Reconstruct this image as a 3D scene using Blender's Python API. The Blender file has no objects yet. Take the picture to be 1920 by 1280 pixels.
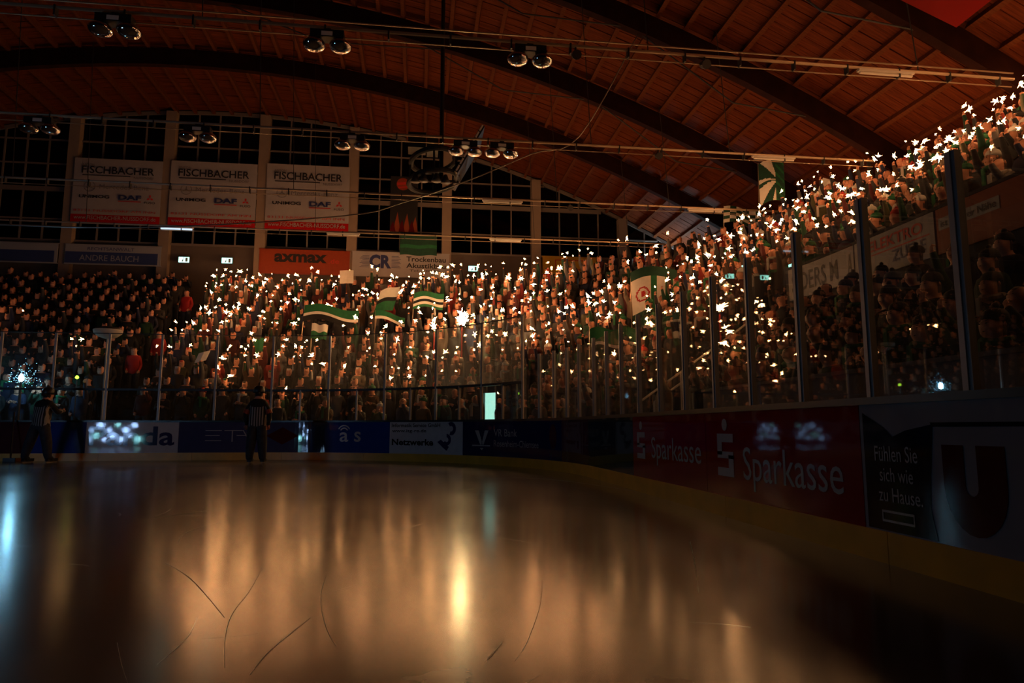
import bpy, bmesh, math, random
import numpy as np
from mathutils import Vector, Matrix

random.seed(7)
rng = np.random.default_rng(7)
SC = bpy.context.scene
COL = SC.collection
PI = math.pi

# ================================================================ camera, world, exposure
EYE = 0.877
cam = bpy.data.cameras.new('camera'); cam.lens = 24.0; cam.sensor_width = 36.0; cam.clip_end = 300
cam_ob = bpy.data.objects.new('camera', cam); COL.objects.link(cam_ob)
YAW, PITCH = math.radians(7.61), math.radians(7.22)
fw = Vector((math.sin(YAW) * math.cos(PITCH), math.cos(YAW) * math.cos(PITCH), math.sin(PITCH)))
rt = Vector((math.cos(YAW), -math.sin(YAW), 0)); up = rt.cross(fw)
M = Matrix((rt, up, -fw)).transposed().to_4x4(); M.translation = (0, 0, EYE)
cam_ob.matrix_world = M
SC.camera = cam_ob

world = bpy.data.worlds.new('night'); SC.world = world; world.use_nodes = True
bg = world.node_tree.nodes['Background']
bg.inputs[0].default_value = (0.010, 0.013, 0.022, 1); bg.inputs[1].default_value = 0.04
SC.view_settings.view_transform = 'Standard'; SC.view_settings.look = 'None'
SC.view_settings.exposure = 0.0; SC.view_settings.gamma = 1.0; SC.view_settings.use_curve_mapping = False
SC.cycles.max_bounces = 6; SC.cycles.diffuse_bounces = 2; SC.cycles.glossy_bounces = 4
SC.cycles.transmission_bounces = 2; SC.cycles.transparent_max_bounces = 12
SC.cycles.sample_clamp_indirect = 4.0; SC.cycles.blur_glossy = 0.2
SC.cycles.caustics_reflective = False; SC.cycles.caustics_refractive = False
SC.cycles.use_light_tree = True

SPARK_POWER = 72.0     # radiance of a burning sparkler tip

# ================================================================ materials
MAT = {}
def mat(name, color, rough=.6, metal=0.0, emit=0.0, ecol=None, noise=0.0, nscale=8.0, spec=.5, bump=0.0, coat=0.0):
    m = bpy.data.materials.new(name); m.use_nodes = True
    nt = m.node_tree; b = nt.nodes['Principled BSDF']
    b.inputs['Base Color'].default_value = (*color, 1); b.inputs['Roughness'].default_value = rough
    b.inputs['Metallic'].default_value = metal; b.inputs['Specular IOR Level'].default_value = spec
    if coat: b.inputs['Coat Weight'].default_value = coat; b.inputs['Coat Roughness'].default_value = .06
    if emit:
        b.inputs['Emission Color'].default_value = (*(ecol or color), 1); b.inputs['Emission Strength'].default_value = emit
    if noise or bump:
        tc = nt.nodes.new('ShaderNodeTexCoord'); n = nt.nodes.new('ShaderNodeTexNoise')
        n.inputs['Scale'].default_value = nscale; n.inputs['Detail'].default_value = 4
        nt.links.new(tc.outputs['Object'], n.inputs['Vector'])
        if noise:
            r = nt.nodes.new('ShaderNodeValToRGB')
            lo = tuple(max(0, c * (1 - noise)) for c in color); hi = tuple(min(1, c * (1 + noise)) for c in color)
            r.color_ramp.elements[0].position = .3; r.color_ramp.elements[1].position = .7
            r.color_ramp.elements[0].color = (*lo, 1); r.color_ramp.elements[1].color = (*hi, 1)
            nt.links.new(n.outputs['Fac'], r.inputs['Fac']); nt.links.new(r.outputs['Color'], b.inputs['Base Color'])
        if bump:
            bp = nt.nodes.new('ShaderNodeBump'); bp.inputs['Strength'].default_value = bump; bp.inputs['Distance'].default_value = .02
            nt.links.new(n.outputs['Fac'], bp.inputs['Height']); nt.links.new(bp.outputs['Normal'], b.inputs['Normal'])
    MAT[name] = m
    return m

def ice_material():
    m = bpy.data.materials.new('ice'); m.use_nodes = True; nt = m.node_tree; b = nt.nodes['Principled BSDF']
    tc = nt.nodes.new('ShaderNodeTexCoord')
    def noise(scale, detail, sx=1, sy=1):
        mp = nt.nodes.new('ShaderNodeMapping'); mp.inputs['Scale'].default_value = (sx, sy, 1)
        n = nt.nodes.new('ShaderNodeTexNoise'); n.inputs['Scale'].default_value = scale; n.inputs['Detail'].default_value = detail
        nt.links.new(tc.outputs['Object'], mp.inputs['Vector']); nt.links.new(mp.outputs['Vector'], n.inputs['Vector'])
        return n
    n1 = noise(.9, 2, 1.0, .35)
    r1 = nt.nodes.new('ShaderNodeMapRange'); r1.inputs['From Min'].default_value = .3; r1.inputs['From Max'].default_value = .75
    r1.inputs['To Min'].default_value = .15; r1.inputs['To Max'].default_value = .22
    nt.links.new(n1.outputs['Fac'], r1.inputs['Value']); nt.links.new(r1.outputs['Result'], b.inputs['Roughness'])
    n2 = noise(3.0, 6)
    cr = nt.nodes.new('ShaderNodeValToRGB'); cr.color_ramp.elements[0].color = (.055, .055, .056, 1); cr.color_ramp.elements[1].color = (.09, .09, .091, 1)
    cr.color_ramp.elements[0].position = .3; cr.color_ramp.elements[1].position = .7
    nt.links.new(n2.outputs['Fac'], cr.inputs['Fac']); nt.links.new(cr.outputs['Color'], b.inputs['Base Color'])
    b.inputs['IOR'].default_value = 1.58
    MAT['ice'] = m

def glass_material(name, dirt, tint=(.92, .95, .94), rough=.012, scale=3.0, refl=1.0):
    """thin pane: clear, with Fresnel reflection and a film of smears and scratches"""
    m = bpy.data.materials.new(name); m.use_nodes = True; nt = m.node_tree
    for n in list(nt.nodes):
        if n.type == 'BSDF_PRINCIPLED': nt.nodes.remove(n)
    out = nt.nodes['Material Output']
    tr = nt.nodes.new('ShaderNodeBsdfTransparent'); tr.inputs[0].default_value = (*tint, 1)
    gl = nt.nodes.new('ShaderNodeBsdfGlossy'); gl.inputs['Roughness'].default_value = rough
    df = nt.nodes.new('ShaderNodeBsdfTranslucent'); df.inputs[0].default_value = (.8, .8, .8, 1)
    fr = nt.nodes.new('ShaderNodeFresnel'); fr.inputs['IOR'].default_value = 1.45
    fm = nt.nodes.new('ShaderNodeMath'); fm.operation = 'MULTIPLY'; fm.inputs[1].default_value = refl
    nt.links.new(fr.outputs[0], fm.inputs[0])
    m1 = nt.nodes.new('ShaderNodeMixShader'); m2 = nt.nodes.new('ShaderNodeMixShader')
    tc = nt.nodes.new('ShaderNodeTexCoord'); mp = nt.nodes.new('ShaderNodeMapping'); mp.inputs['Scale'].default_value = (1, 1, .35)
    n = nt.nodes.new('ShaderNodeTexNoise'); n.inputs['Scale'].default_value = scale; n.inputs['Detail'].default_value = 8; n.inputs['Roughness'].default_value = .7
    rg = nt.nodes.new('ShaderNodeMapRange'); rg.inputs['From Min'].default_value = .35; rg.inputs['From Max'].default_value = .8
    rg.inputs['To Min'].default_value = dirt * .25; rg.inputs['To Max'].default_value = dirt * 2
    nt.links.new(tc.outputs['Object'], mp.inputs[0]); nt.links.new(mp.outputs[0], n.inputs['Vector'])
    nt.links.new(n.outputs['Fac'], rg.inputs['Value'])
    nt.links.new(fm.outputs[0], m1.inputs[0]); nt.links.new(tr.outputs[0], m1.inputs[1]); nt.links.new(gl.outputs[0], m1.inputs[2])
    nt.links.new(rg.outputs['Result'], m2.inputs[0]); nt.links.new(m1.outputs[0], m2.inputs[1]); nt.links.new(df.outputs[0], m2.inputs[2])
    nt.links.new(m2.outputs[0], out.inputs['Surface'])
    MAT[name] = m

def plank_material(name, c1, c2):
    m = bpy.data.materials.new(name); m.use_nodes = True; nt = m.node_tree; b = nt.nodes['Principled BSDF']
    tc = nt.nodes.new('ShaderNodeTexCoord'); mp = nt.nodes.new('ShaderNodeMapping'); mp.inputs['Scale'].default_value = (.5, 9, 1)
    n = nt.nodes.new('ShaderNodeTexNoise'); n.inputs['Scale'].default_value = 2.5; n.inputs['Detail'].default_value = 6
    r = nt.nodes.new('ShaderNodeValToRGB'); r.color_ramp.elements[0].color = (*c1, 1); r.color_ramp.elements[1].color = (*c2, 1)
    r.color_ramp.elements[0].position = .3; r.color_ramp.elements[1].position = .72
    nt.links.new(tc.outputs['Object'], mp.inputs[0]); nt.links.new(mp.outputs[0], n.inputs['Vector'])
    nt.links.new(n.outputs['Fac'], r.inputs[0]); nt.links.new(r.outputs[0], b.inputs['Base Color'])
    b.inputs['Roughness'].default_value = .75; b.inputs['Specular IOR Level'].default_value = .12
    MAT[name] = m

def cloth_tint(name, source):
    """cloth whose colour comes from the object colour ('object') or the mesh colour layer ('layer')"""
    m = bpy.data.materials.new(name); m.use_nodes = True; nt = m.node_tree; b = nt.nodes['Principled BSDF']
    if source == 'object':
        n = nt.nodes.new('ShaderNodeObjectInfo'); nt.links.new(n.outputs['Color'], b.inputs['Base Color'])
    else:
        n = nt.nodes.new('ShaderNodeAttribute'); n.attribute_name = 'tint'; nt.links.new(n.outputs['Color'], b.inputs['Base Color'])
    b.inputs['Roughness'].default_value = .85
    MAT[name] = m

def emitter(name, color, strength):
    m = bpy.data.materials.new(name); m.use_nodes = True; nt = m.node_tree
    nt.nodes.remove(nt.nodes['Principled BSDF'])
    e = nt.nodes.new('ShaderNodeEmission'); e.inputs[0].default_value = (*color, 1); e.inputs[1].default_value = strength
    nt.links.new(e.outputs[0], nt.nodes['Material Output'].inputs['Surface'])
    MAT[name] = m
    return m

def opal(name, color):
    m = bpy.data.materials.new(name); m.use_nodes = True; nt = m.node_tree; nt.nodes.remove(nt.nodes['Principled BSDF'])
    d = nt.nodes.new('ShaderNodeBsdfDiffuse'); t = nt.nodes.new('ShaderNodeBsdfTranslucent'); x = nt.nodes.new('ShaderNodeMixShader')
    d.inputs[0].default_value = t.inputs[0].default_value = (*color, 1)
    nt.links.new(d.outputs[0], x.inputs[1]); nt.links.new(t.outputs[0], x.inputs[2]); nt.links.new(x.outputs[0], nt.nodes['Material Output'].inputs['Surface'])
    MAT[name] = m
opal('opal_plastic', (.85, .80, .72))
ice_material()
glass_material('rink_glass', .006, refl=.35)
glass_material('dirty_glass', .02, scale=9.0, refl=.4)
glass_material('scratched_glass', .05, scale=22.0, refl=.5)
glass_material('window_glass', .01, tint=(.10, .11, .12), rough=.06, refl=.8)
plank_material('deck_wood', (.075, .015, .0035), (.17, .038, .009))
plank_material('purlin_wood', (.085, .022, .006), (.16, .047, .014))
mat('beam_wood', (.022, .006, .003), .85, spec=.1, noise=.25, nscale=3)
cloth_tint('jacket', 'object'); cloth_tint('jacket_crowd', 'layer')
mat('skin', (.60, .27, .165), .55, noise=.08, nscale=20)
mat('hair', (.035, .022, .014), .7, noise=.3, nscale=40)
mat('trousers', (.025, .028, .04), .85, noise=.3, nscale=12)
mat('shoes', (.012, .012, .012), .5)
mat('white_cloth', (.72, .68, .60), .85, noise=.06)
mat('green_cloth', (.012, .13, .045), .8, noise=.15)
mat('dark_green_cloth', (.008, .055, .03), .8, noise=.15)
mat('black_cloth', (.008, .008, .009), .85)
mat('red_cloth', (.45, .02, .015), .8, noise=.1)
mat('banner_red', (.40, .008, .006), .7, spec=.08)
mat('banner_white', (.34, .32, .33), .6, noise=.05, nscale=3)
mat('print_black', (.012, .011, .012), .6)
mat('print_grey', (.16, .15, .16), .6)
mat('print_blue', (.02, .03, .12), .6)
mat('print_red', (.50, .025, .02), .6)
mat('print_white', (.36, .36, .36), .6)
mat('sign_orange', (.27, .036, .006), .6, noise=.06)
mat('flame_print', (.22, .04, .01), .6)
mat('sign_blue', (.03, .05, .16), .6)
mat('sign_grey', (.30, .31, .34), .6)
mat('sign_yellow', (.62, .36, .02), .6)
mat('concrete', (.16, .155, .15), .9, noise=.2, nscale=2.5)
mat('dark_concrete', (.05, .05, .05), .9, noise=.25, nscale=2)
mat('wall_paint', (.11, .085, .07), .85, noise=.1, nscale=1.5)
mat('column_paint', (.27, .20, .15), .8, noise=.06, nscale=2)
mat('mullion_paint', (.17, .14, .12), .6)
mat('roof_black', (.01, .009, .008), .9)
mat('steel', (.42, .38, .34), .35, metal=.8)
mat('galvanized', (.48, .36, .24), .4, metal=.6)
mat('dark_steel', (.05, .05, .05), .5, metal=.5)
mat('post_metal', (.46, .47, .48), .40, metal=.1, noise=.1, nscale=6)
mat('black_plastic', (.012, .012, .013), .45)
mat('chrome', (.85, .85, .87), .05, metal=1.0)
mat('lamp_white', (.80, .74, .64), .5)
mat('rail_black', (.010, .009, .010), .30, bump=.1, nscale=3)
mat('kick_yellow', (.82, .42, .016), .38, noise=.12, nscale=3, bump=.05)
BG = dict(rough=.04, bump=.018, nscale=5, noise=.06)
mat('board_blue', (.02, .06, .32), **BG); mat('board_navy', (.014, .018, .085), **BG)
mat('board_white', (.62, .62, .64), **BG); mat('board_violet', (.07, .075, .17), **BG)
mat('board_red', (.34, .012, .010), **BG); mat('board_plum', (.10, .03, .035), **BG)
mat('board_dark', (.025, .032, .028), **BG); mat('board_grey', (.30, .31, .34), **BG)
mat('board_ink', (.012, .010, .010), rough=.06); mat('board_maroon', (.09, .008, .008), rough=.06)
mat('board_print', (.46, .46, .46), rough=.2); mat('board_gold', (.55, .26, .06), rough=.2)
mat('board_violet_ink', (.035, .03, .12), rough=.06)
mat('scratch_dark', (.06, .05, .045), .5); mat('scratch_snow', (.8, .8, .8), .7)
emitter('spark', (1.0, .43, .16), SPARK_POWER)
emitter('flare', (1.0, .60, .26), 280.0)
emitter('blue_spark', (.22, .62, 1.0), 13.0)
emitter('blue_core', (.30, .70, 1.0), 130.0)
emitter('blue_lens', (.34, .56, 1.0), 42.0)
emitter('cyan_lens', (.30, .85, .95), 30.0)
emitter('exit_green', (.40, 1.0, .80), 3.2)
emitter('door_light', (.42, .85, .70), 1.6)
emitter('tube_cool', (.62, .78, 1.0), 1.2)
emitter('wall_lamp_cool', (.72, .90, 1.0), 380.0)
emitter('lime_lamp', (.55, 1.0, .05), 4.0)

# ================================================================ mesh helpers
def props(o, label=None, cat=None, group=None, kind=None):
    if label: o['label'] = label
    if cat: o['category'] = cat
    if group: o['group'] = group
    if kind: o['kind'] = kind
    return o

class MB:
    def __init__(self): self.v, self.f, self.m = [], [], []
    def add(self, vs, fs, mi=0):
        b = len(self.v); self.v += [tuple(p) for p in vs]
        self.f += [tuple(b + i for i in f) for f in fs]; self.m += [mi] * len(fs)
        return self
    def box(self, x0, x1, y0, y1, z0, z1, mi=0):
        vs = [(x, y, z) for x in (x0, x1) for y in (y0, y1) for z in (z0, z1)]
        return self.add(vs, [(0, 1, 3, 2), (4, 6, 7, 5), (0, 4, 5, 1), (2, 3, 7, 6), (0, 2, 6, 4), (1, 5, 7, 3)], mi)
    def bar(self, a, b, r, n=6, mi=0, r2=None):
        return self.tube([a, b], r, n, mi, r2)
    def tube(self, pts, r, n=6, mi=0, r2=None):
        pts = [Vector(p) for p in pts]; vs = []; L = len(pts); u = None
        for i, p in enumerate(pts):
            d = (pts[min(i + 1, L - 1)] - pts[max(i - 1, 0)]).normalized()
            if u is None: u = d.orthogonal().normalized()
            else:
                u = (u - d * u.dot(d)); u = u.normalized() if u.length > 1e-5 else d.orthogonal().normalized()
            w = d.cross(u); rr = r if r2 is None else r + (r2 - r) * i / (L - 1)
            for k in range(n):
                a = 2 * PI * k / n
                vs.append(p + u * (rr * math.cos(a)) + w * (rr * math.sin(a)))
        fs = [(i * n + k, i * n + (k + 1) % n, (i + 1) * n + (k + 1) % n, (i + 1) * n + k) for i in range(L - 1) for k in range(n)]
        fs += [tuple(reversed(range(n))), tuple((L - 1) * n + k for k in range(n))]
        return self.add(vs, fs, mi)
    def lathe(self, prof, n=16, mi=0, o=(0, 0, 0)):
        vs = [(o[0] + r * math.cos(2 * PI * k / n), o[1] + r * math.sin(2 * PI * k / n), o[2] + z) for r, z in prof for k in range(n)]
        fs = [(i * n + k, i * n + (k + 1) % n, (i + 1) * n + (k + 1) % n, (i + 1) * n + k) for i in range(len(prof) - 1) for k in range(n)]
        fs += [tuple(reversed(range(n))), tuple((len(prof) - 1) * n + k for k in range(n))]
        return self.add(vs, fs, mi)
    def mesh(self, name, mats, smooth=False):
        me = bpy.data.meshes.new(name); me.from_pydata(self.v, [], self.f)
        for m in ([mats] if isinstance(mats, str) else mats): me.materials.append(MAT[m])
        if max(self.m, default=0) > 0: me.polygons.foreach_set('material_index', self.m)
        if smooth: me.polygons.foreach_set('use_smooth', [True] * len(self.f))
        me.update(); return me
    def build(self, name, mats, parent=None, smooth=False, loc=None, rot=None):
        return link(name, self.mesh(name, mats, smooth), parent, loc, rot)

def link(name, me, parent=None, loc=None, rot=None):
    o = bpy.data.objects.new(name, me); COL.objects.link(o)
    if parent is not None: o.parent = parent
    if loc is not None: o.location = loc
    if rot is not None: o.rotation_euler = rot
    return o

def empty(name, loc=(0, 0, 0), rot=None):
    o = bpy.data.objects.new(name, None); COL.objects.link(o); o.location = loc; o.empty_display_size = .2
    if rot is not None: o.rotation_euler = rot
    return o

def text_shape(body, width, height, bold=0.0, align='LEFT', shear=0.0):
    """outline of a line of lettering, scaled into width x height; returns verts (u,v), faces"""
    c = bpy.data.curves.new('lettering', 'FONT'); c.body = body; c.resolution_u = 3; c.offset = bold; c.shear = shear
    c.fill_mode = 'FRONT'
    o = bpy.data.objects.new('lettering', c); COL.objects.link(o)
    dg = bpy.context.evaluated_depsgraph_get(); ev = o.evaluated_get(dg); m = ev.to_mesh()
    V = np.array([v.co[:2] for v in m.vertices]); Fc = [tuple(p.vertices) for p in m.polygons]
    ev.to_mesh_clear(); bpy.data.objects.remove(o); bpy.data.curves.remove(c)
    lo, hi = V.min(0), V.max(0)
    V = (V - lo) / np.maximum(hi - lo, 1e-6) * np.array([width, height])
    return V, Fc

def lettering(name, body, u0, v0, width, height, place, material, parent, bold=0.0, shear=0.0):
    V, Fc = text_shape(body, width, height, bold, shear=shear)
    me = bpy.data.meshes.new(name)
    me.from_pydata([tuple(place(u0 + a, v0 + b)) for a, b in V], [], Fc); me.materials.append(MAT[material]); me.update()
    return link(name, me, parent)

def shape(name, polys, place, material, parent, step=None):
    """flat printed shape from (u,v) polygons"""
    mb = MB()
    for P in polys: mb.add([place(u, v) for u, v in P], [tuple(range(len(P)))])
    return mb.build(name, material, parent)

def disc(u, v, ru, rv=None, n=20):
    rv = ru if rv is None else rv
    return [(u + ru * math.cos(2 * PI * k / n), v + rv * math.sin(2 * PI * k / n)) for k in range(n)]
def ring(u, v, r0, r1, a0=0, a1=2 * PI, n=20):
    out = []
    for k in range(n):
        a, b = a0 + (a1 - a0) * k / n, a0 + (a1 - a0) * (k + 1) / n
        out.append([(u + r0 * math.cos(a), v + r0 * math.sin(a)), (u + r1 * math.cos(a), v + r1 * math.sin(a)),
                    (u + r1 * math.cos(b), v + r1 * math.sin(b)), (u + r0 * math.cos(b), v + r0 * math.sin(b))])
    return out

# ================================================================ the plan of the hall
X0, YE, RAD = 3.04, 20.0, 8.0           # side boards, end boards, corner radius
LE, LA = 9.04, RAD * PI / 2
def plan(s, d=0.0):
    """point on the line of the boards (s runs along them, d outwards)"""
    if s < LE: return (-14 + s, YE + d)
    if s < LE + LA:
        ph = PI / 2 - (s - LE) / RAD
        return (X0 - RAD + (RAD + d) * math.cos(ph), YE - RAD + (RAD + d) * math.sin(ph))
    return (X0 + d, YE - RAD - (s - LE - LA))
def facing(s):
    if s < LE: return 0.0
    if s < LE + LA: return -(s - LE) / RAD
    return -PI / 2
def srange(s0, s1, step=.25):
    n = max(1, int(math.ceil((s1 - s0) / step)))
    return [s0 + (s1 - s0) * i / n for i in range(n + 1)]
def strip(mb, s0, s1, d0, d1, z0, z1, mi=0, step=.25):
    """solid band along the boards"""
    S = srange(s0, s1, step); vs = []
    for s in S:
        a, b = plan(s, d0), plan(s, d1)
        q0 = z0(s) if callable(z0) else z0; q1 = z1(s) if callable(z1) else z1
        vs += [(*a, q0), (*b, q0), (*b, q1), (*a, q1)]
    fs = []
    for i in range(len(S) - 1):
        o = i * 4
        for k in range(4):
            k2 = (k + 1) % 4; fs.append((o + k, o + k2, o + 4 + k2, o + 4 + k))
    fs += [(3, 2, 1, 0), tuple((len(S) - 1) * 4 + k for k in range(4))]
    return mb.add(vs, fs, mi)

YW = 31.4                                # glazed end wall
def soffit(x): return 14.53 - .0128 * (x + 8.64) ** 2
def slope(x): return -.0256 * (x + 8.64)
BEAM_H = .65
SPLIT = 20.45                            # where the sign parapet starts
D_PAR = 5.16
ROW, RISE, D1, NROW = .55, .40, 1.8, 16
def row_z(d, s):
    if s > SPLIT and d < D_PAR: return .20 + .62 * (d - D1)
    t = min(1, max(0, (s - 13.0) / (19.0 - 13.0))); r = .352 + (RISE - .352) * t
    return .40 + r / ROW * (d - D1)

# ---------------------------------------------------------------- floor
mb = MB(); S = srange(-12, 34.5, .4)
rim = [plan(s, 0.02) for s in S]
pts = [(-26, -6), (-26, YE)] + rim + [(X0, -6)]
mb.add([(x, y, 0) for x, y in pts], [tuple(range(len(pts)))])
floor = props(mb.build('floor', 'ice'), 'glossy resurfaced ice with skate scratches', kind='structure')
scr = [([(-1.64, 4.88), (-1.38, 4.47), (-1.14, 4.0), (-0.89, 3.47)], .012, 0), ([(-0.97, 4.62), (-0.9, 3.97), (-0.87, 3.53), (-0.8, 3.15), (-0.7, 2.77)], .010, 0),
       ([(-0.49, 3.41), (-0.54, 3.15), (-0.58, 2.91), (-0.59, 2.68)], .010, 0), ([(-0.54, 4.32), (-0.5, 3.8), (-0.4, 3.25), (-0.32, 2.96)], .008, 0),
       ([(-2.71, 7.12), (-2.37, 7.6), (-2.12, 8.04)], .03, 0), ([(0.35, 2.92), (0.31, 2.82), (0.27, 2.72)], .010, 1), ([(0.345, 2.90), (0.30, 2.80), (0.262, 2.72)], .006, 0),
       ([(-1.22, 3.13), (-1.09, 2.85), (-0.99, 2.65)], .004, 1), ([(-1.83, 5.69), (-1.94, 6.18), (-1.91, 6.57), (-1.82, 7.0)], .012, 0), ([(-0.75, 3.14), (-0.65, 3.2)], .005, 0),
       ([(0.71, 4.01), (0.62, 3.54), (0.46, 2.94), (0.37, 2.69)], .006, 0), ([(2.1, 5.24), (1.77, 4.34), (1.5, 3.65)], .007, 1), ([(0.44, 2.54), (0.39, 2.48), (0.32, 2.4)], .006, 0),
       ([(1.64, 12.28), (2.36, 11.55), (3.0, 9.4)], .02, 1)]
for k in range(40):
    x, y = random.uniform(-4, 1.6), random.uniform(2.6, 11); a = random.uniform(0, PI); L = random.uniform(.1, .7)
    scr.append(([(x, y), (x + L * .5 * math.cos(a) + .03, y + L * .5 * math.sin(a)), (x + L * math.cos(a), y + L * math.sin(a))], .002 + .0004 * y, k % 2))
for P, w, k in [(P_, w_ * .32, k_) for P_, w_, k_ in scr]:
    # smooth curve through the points
    Q = []
    for i in range(len(P) - 1):
        p0, p1, p2, p3 = (Vector(P[max(0, i - 1)]), Vector(P[i]), Vector(P[i + 1]), Vector(P[min(len(P) - 1, i + 2)]))
        for t in (0, .25, .5, .75):
            Q.append(.5 * ((2 * p1) + (p2 - p0) * t + (2 * p0 - 5 * p1 + 4 * p2 - p3) * t * t + (3 * p1 - p0 - 3 * p2 + p3) * t ** 3))
    Q.append(Vector(P[-1])); m_ = MB(); vs = []
    for i, q in enumerate(Q):
        d = (Q[min(i + 1, len(Q) - 1)] - Q[max(i - 1, 0)]).normalized(); n_ = Vector((-d.y, d.x))
        ww = w * .5 * (.35 + .65 * math.sin(PI * min(.95, max(.08, i / (len(Q) - 1))))) * random.uniform(.6, 1.2)
        vs += [(q.x + n_.x * ww, q.y + n_.y * ww, .002), (q.x - n_.x * ww, q.y - n_.y * ww, .002)]
    m_.add(vs, [(2 * i, 2 * i + 1, 2 * i + 3, 2 * i + 2) for i in range(len(Q) - 1)])
    m_.build('skate_scratch', 'scratch_snow' if k else 'scratch_dark', floor)
mb = MB(); mb.box(-27, 17, -7, 33, -.14, -.03)
props(mb.build('floor_slab', 'dark_concrete'), 'dark concrete floor slab under the stands', kind='structure')

# ---------------------------------------------------------------- stands
mb = MB()
def steps(s0, s1, rows, low):
    S = srange(s0, s1, .5)
    for k in rows:
        d = D1 + ROW * k - .22
        dk = D1 + ROW * k
        zf = (lambda s, dk=dk: row_z(dk, s if not low else SPLIT + 1) if low or dk > D_PAR else row_z(dk, min(s, SPLIT - .001)))
        strip(mb, s0, s1, d, d + ROW, -.02 if k == 0 else (lambda s, zf=zf: max(-.02, zf(s) - .6)), zf, 0, .5)
steps(-9, SPLIT, range(0, NROW), False)
steps(SPLIT, 34.0, range(6, NROW), False)
steps(SPLIT, 34.0, range(0, 6), True)
d_back = D1 + ROW * NROW - .22
strip(mb, -9, 34.0, d_back, d_back + .25, -.02, lambda s: row_z(D1 + ROW * (NROW - 1), s) + .45, 0, .5)
terrace = props(mb.build('stand_terrace', 'dark_concrete'), 'stepped concrete terrace of the stands around the rink end', kind='structure')
mb = MB(); strip(mb, SPLIT, 34.0, D_PAR - .10, D_PAR + .02, .9, 4.32)
strip(mb, SPLIT, 34.0, D_PAR - .13, D_PAR + .05, 4.32, 4.37)
parapet = props(mb.build('parapet_wall', 'dark_concrete'), 'grey parapet wall in front of the upper tier of the side stand', kind='structure')
mb = MB(); strip(mb, 23.6, 34.0, 1.25, 1.40, -.02, 1.42); strip(mb, 23.6, 34.0, 1.22, 1.43, 1.42, 1.46)
props(mb.build('bench_wall', 'concrete'), 'low pale concrete wall behind the side glass', kind='structure')

# ---------------------------------------------------------------- roof
XS = [-24 + i for i in range(0, 40)]      # -24 .. 15
mb = MB(); n = len(XS); vs = []
for y in (-5, YW + .3):
    for x in XS: vs.append((x, y, soffit(x) + BEAM_H + .30))
mb.add(vs, [(i, i + 1, n + i + 1, n + i) for i in range(n - 1)])
ceiling = props(mb.build('ceiling', 'roof_black'), 'arched timber roof with glued beams, purlins and board deck', kind='structure')
# deck boards, laid across the purlins
def deck_board(y0, y1, dz):
    m_ = MB(); vs = []
    for x in XS:
        z = soffit(x) + BEAM_H + .20 + dz
        vs += [(x, y0, z), (x, y1, z), (x, y1, z + .03), (x, y0, z + .03)]
    fs = []
    for i in range(len(XS) - 1):
        for k in range(4):
            k2 = (k + 1) % 4; fs.append((i * 4 + k, i * 4 + k2, i * 4 + 4 + k2, i * 4 + 4 + k))
    m_.add(vs, fs)
    return m_.build('deck_board', 'deck_wood', ceiling)
y = -4.5
while y < YW:
    deck_board(y + .012, min(y + .34, YW + .1) - .012, random.uniform(-.012, .012)); y += .34
BEAMS = [0, 4.32, 8.64, 12.96, 17.28, 21.60, 25.92]
m_ = MB(); vs = []
for x in XS:
    z = soffit(x); vs += [(x, -.12, z), (x, .12, z), (x, .12, z + BEAM_H), (x, -.12, z + BEAM_H)]
fs = [(0, 1, 2, 3), tuple(len(vs) - 4 + k for k in (3, 2, 1, 0))]
for i in range(len(XS) - 1):
    for k in range(4):
        k2 = (k + 1) % 4; fs.append((i * 4 + k, i * 4 + k2, i * 4 + 4 + k2, i * 4 + 4 + k))
m_.add(vs, fs); bm_ = m_.mesh('beam', 'beam_wood')
for yb in BEAMS: link('beam', bm_, ceiling, (0, yb, 0))
pm = MB(); pm.box(-.06, .06, .13, 4.19, 0, .2); pme = pm.mesh('purlin', 'purlin_wood')
for yb in BEAMS[2:]:
    x = -21.6
    while x < 14.6:
        q = link('purlin', pme, ceiling, (x, yb, soffit(x) + BEAM_H - .01), (0, -math.atan(slope(x)), 0)); x += .8
        if yb > 25: q.scale.y = 1.29
# tie rods under the beams
for yb in BEAMS[3:6]:
    for xa, xm, xb in ((-6.4, -3.4, .6), (-.2, 2.6, 5.4), (6.0, 8.6, 10.8)):
        m_ = MB(); m_.tube([(xa, yb, soffit(xa) + .02), (xm, yb, soffit(xm) - .75), (xb, yb, soffit(xb) + .02)], .022, 5)
        m_.build('tie_rod', 'dark_steel', ceiling)

# ---------------------------------------------------------------- end wall with its glazing
mb = MB(); mb.box(-26, 15.2, YW, YW + .25, -.02, 8.95)
wall_far = props(mb.build('wall_far', 'wall_paint'), 'plain end wall below the tall windows', kind='structure')
COLS = [-23.5, -19.4, -15.35, -11.36, -7.28, -3.25, 1.08, 5.32, 9.58, 13.7]
for x in COLS:
    m_ = MB(); zt = soffit(x) + .66; m_.box(x - .22, x + .22, YW - .32, YW + .12, 6.2, zt)
    m_.build('column', 'column_paint', wall_far)
m_ = MB(); vs = []
for x in XS[:-1]:
    z = soffit(x) + .62; vs += [(x, YW - .06, z), (x, YW + .1, z), (x, YW + .1, z + .16), (x, YW - .06, z + .16)]
fs = []
for i in range(len(XS) - 2):
    for k in range(4):
        k2 = (k + 1) % 4; fs.append((i * 4 + k, i * 4 + k2, i * 4 + 4 + k2, i * 4 + 4 + k))
m_.add(vs, fs); m_.build('gable_frame', 'mullion_paint', wall_far)
m_ = MB(); vs = []
for x in XS[:-1]:
    z = soffit(x) + .76; vs += [(x, YW, z), (x, YW, z + .5)]
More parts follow.
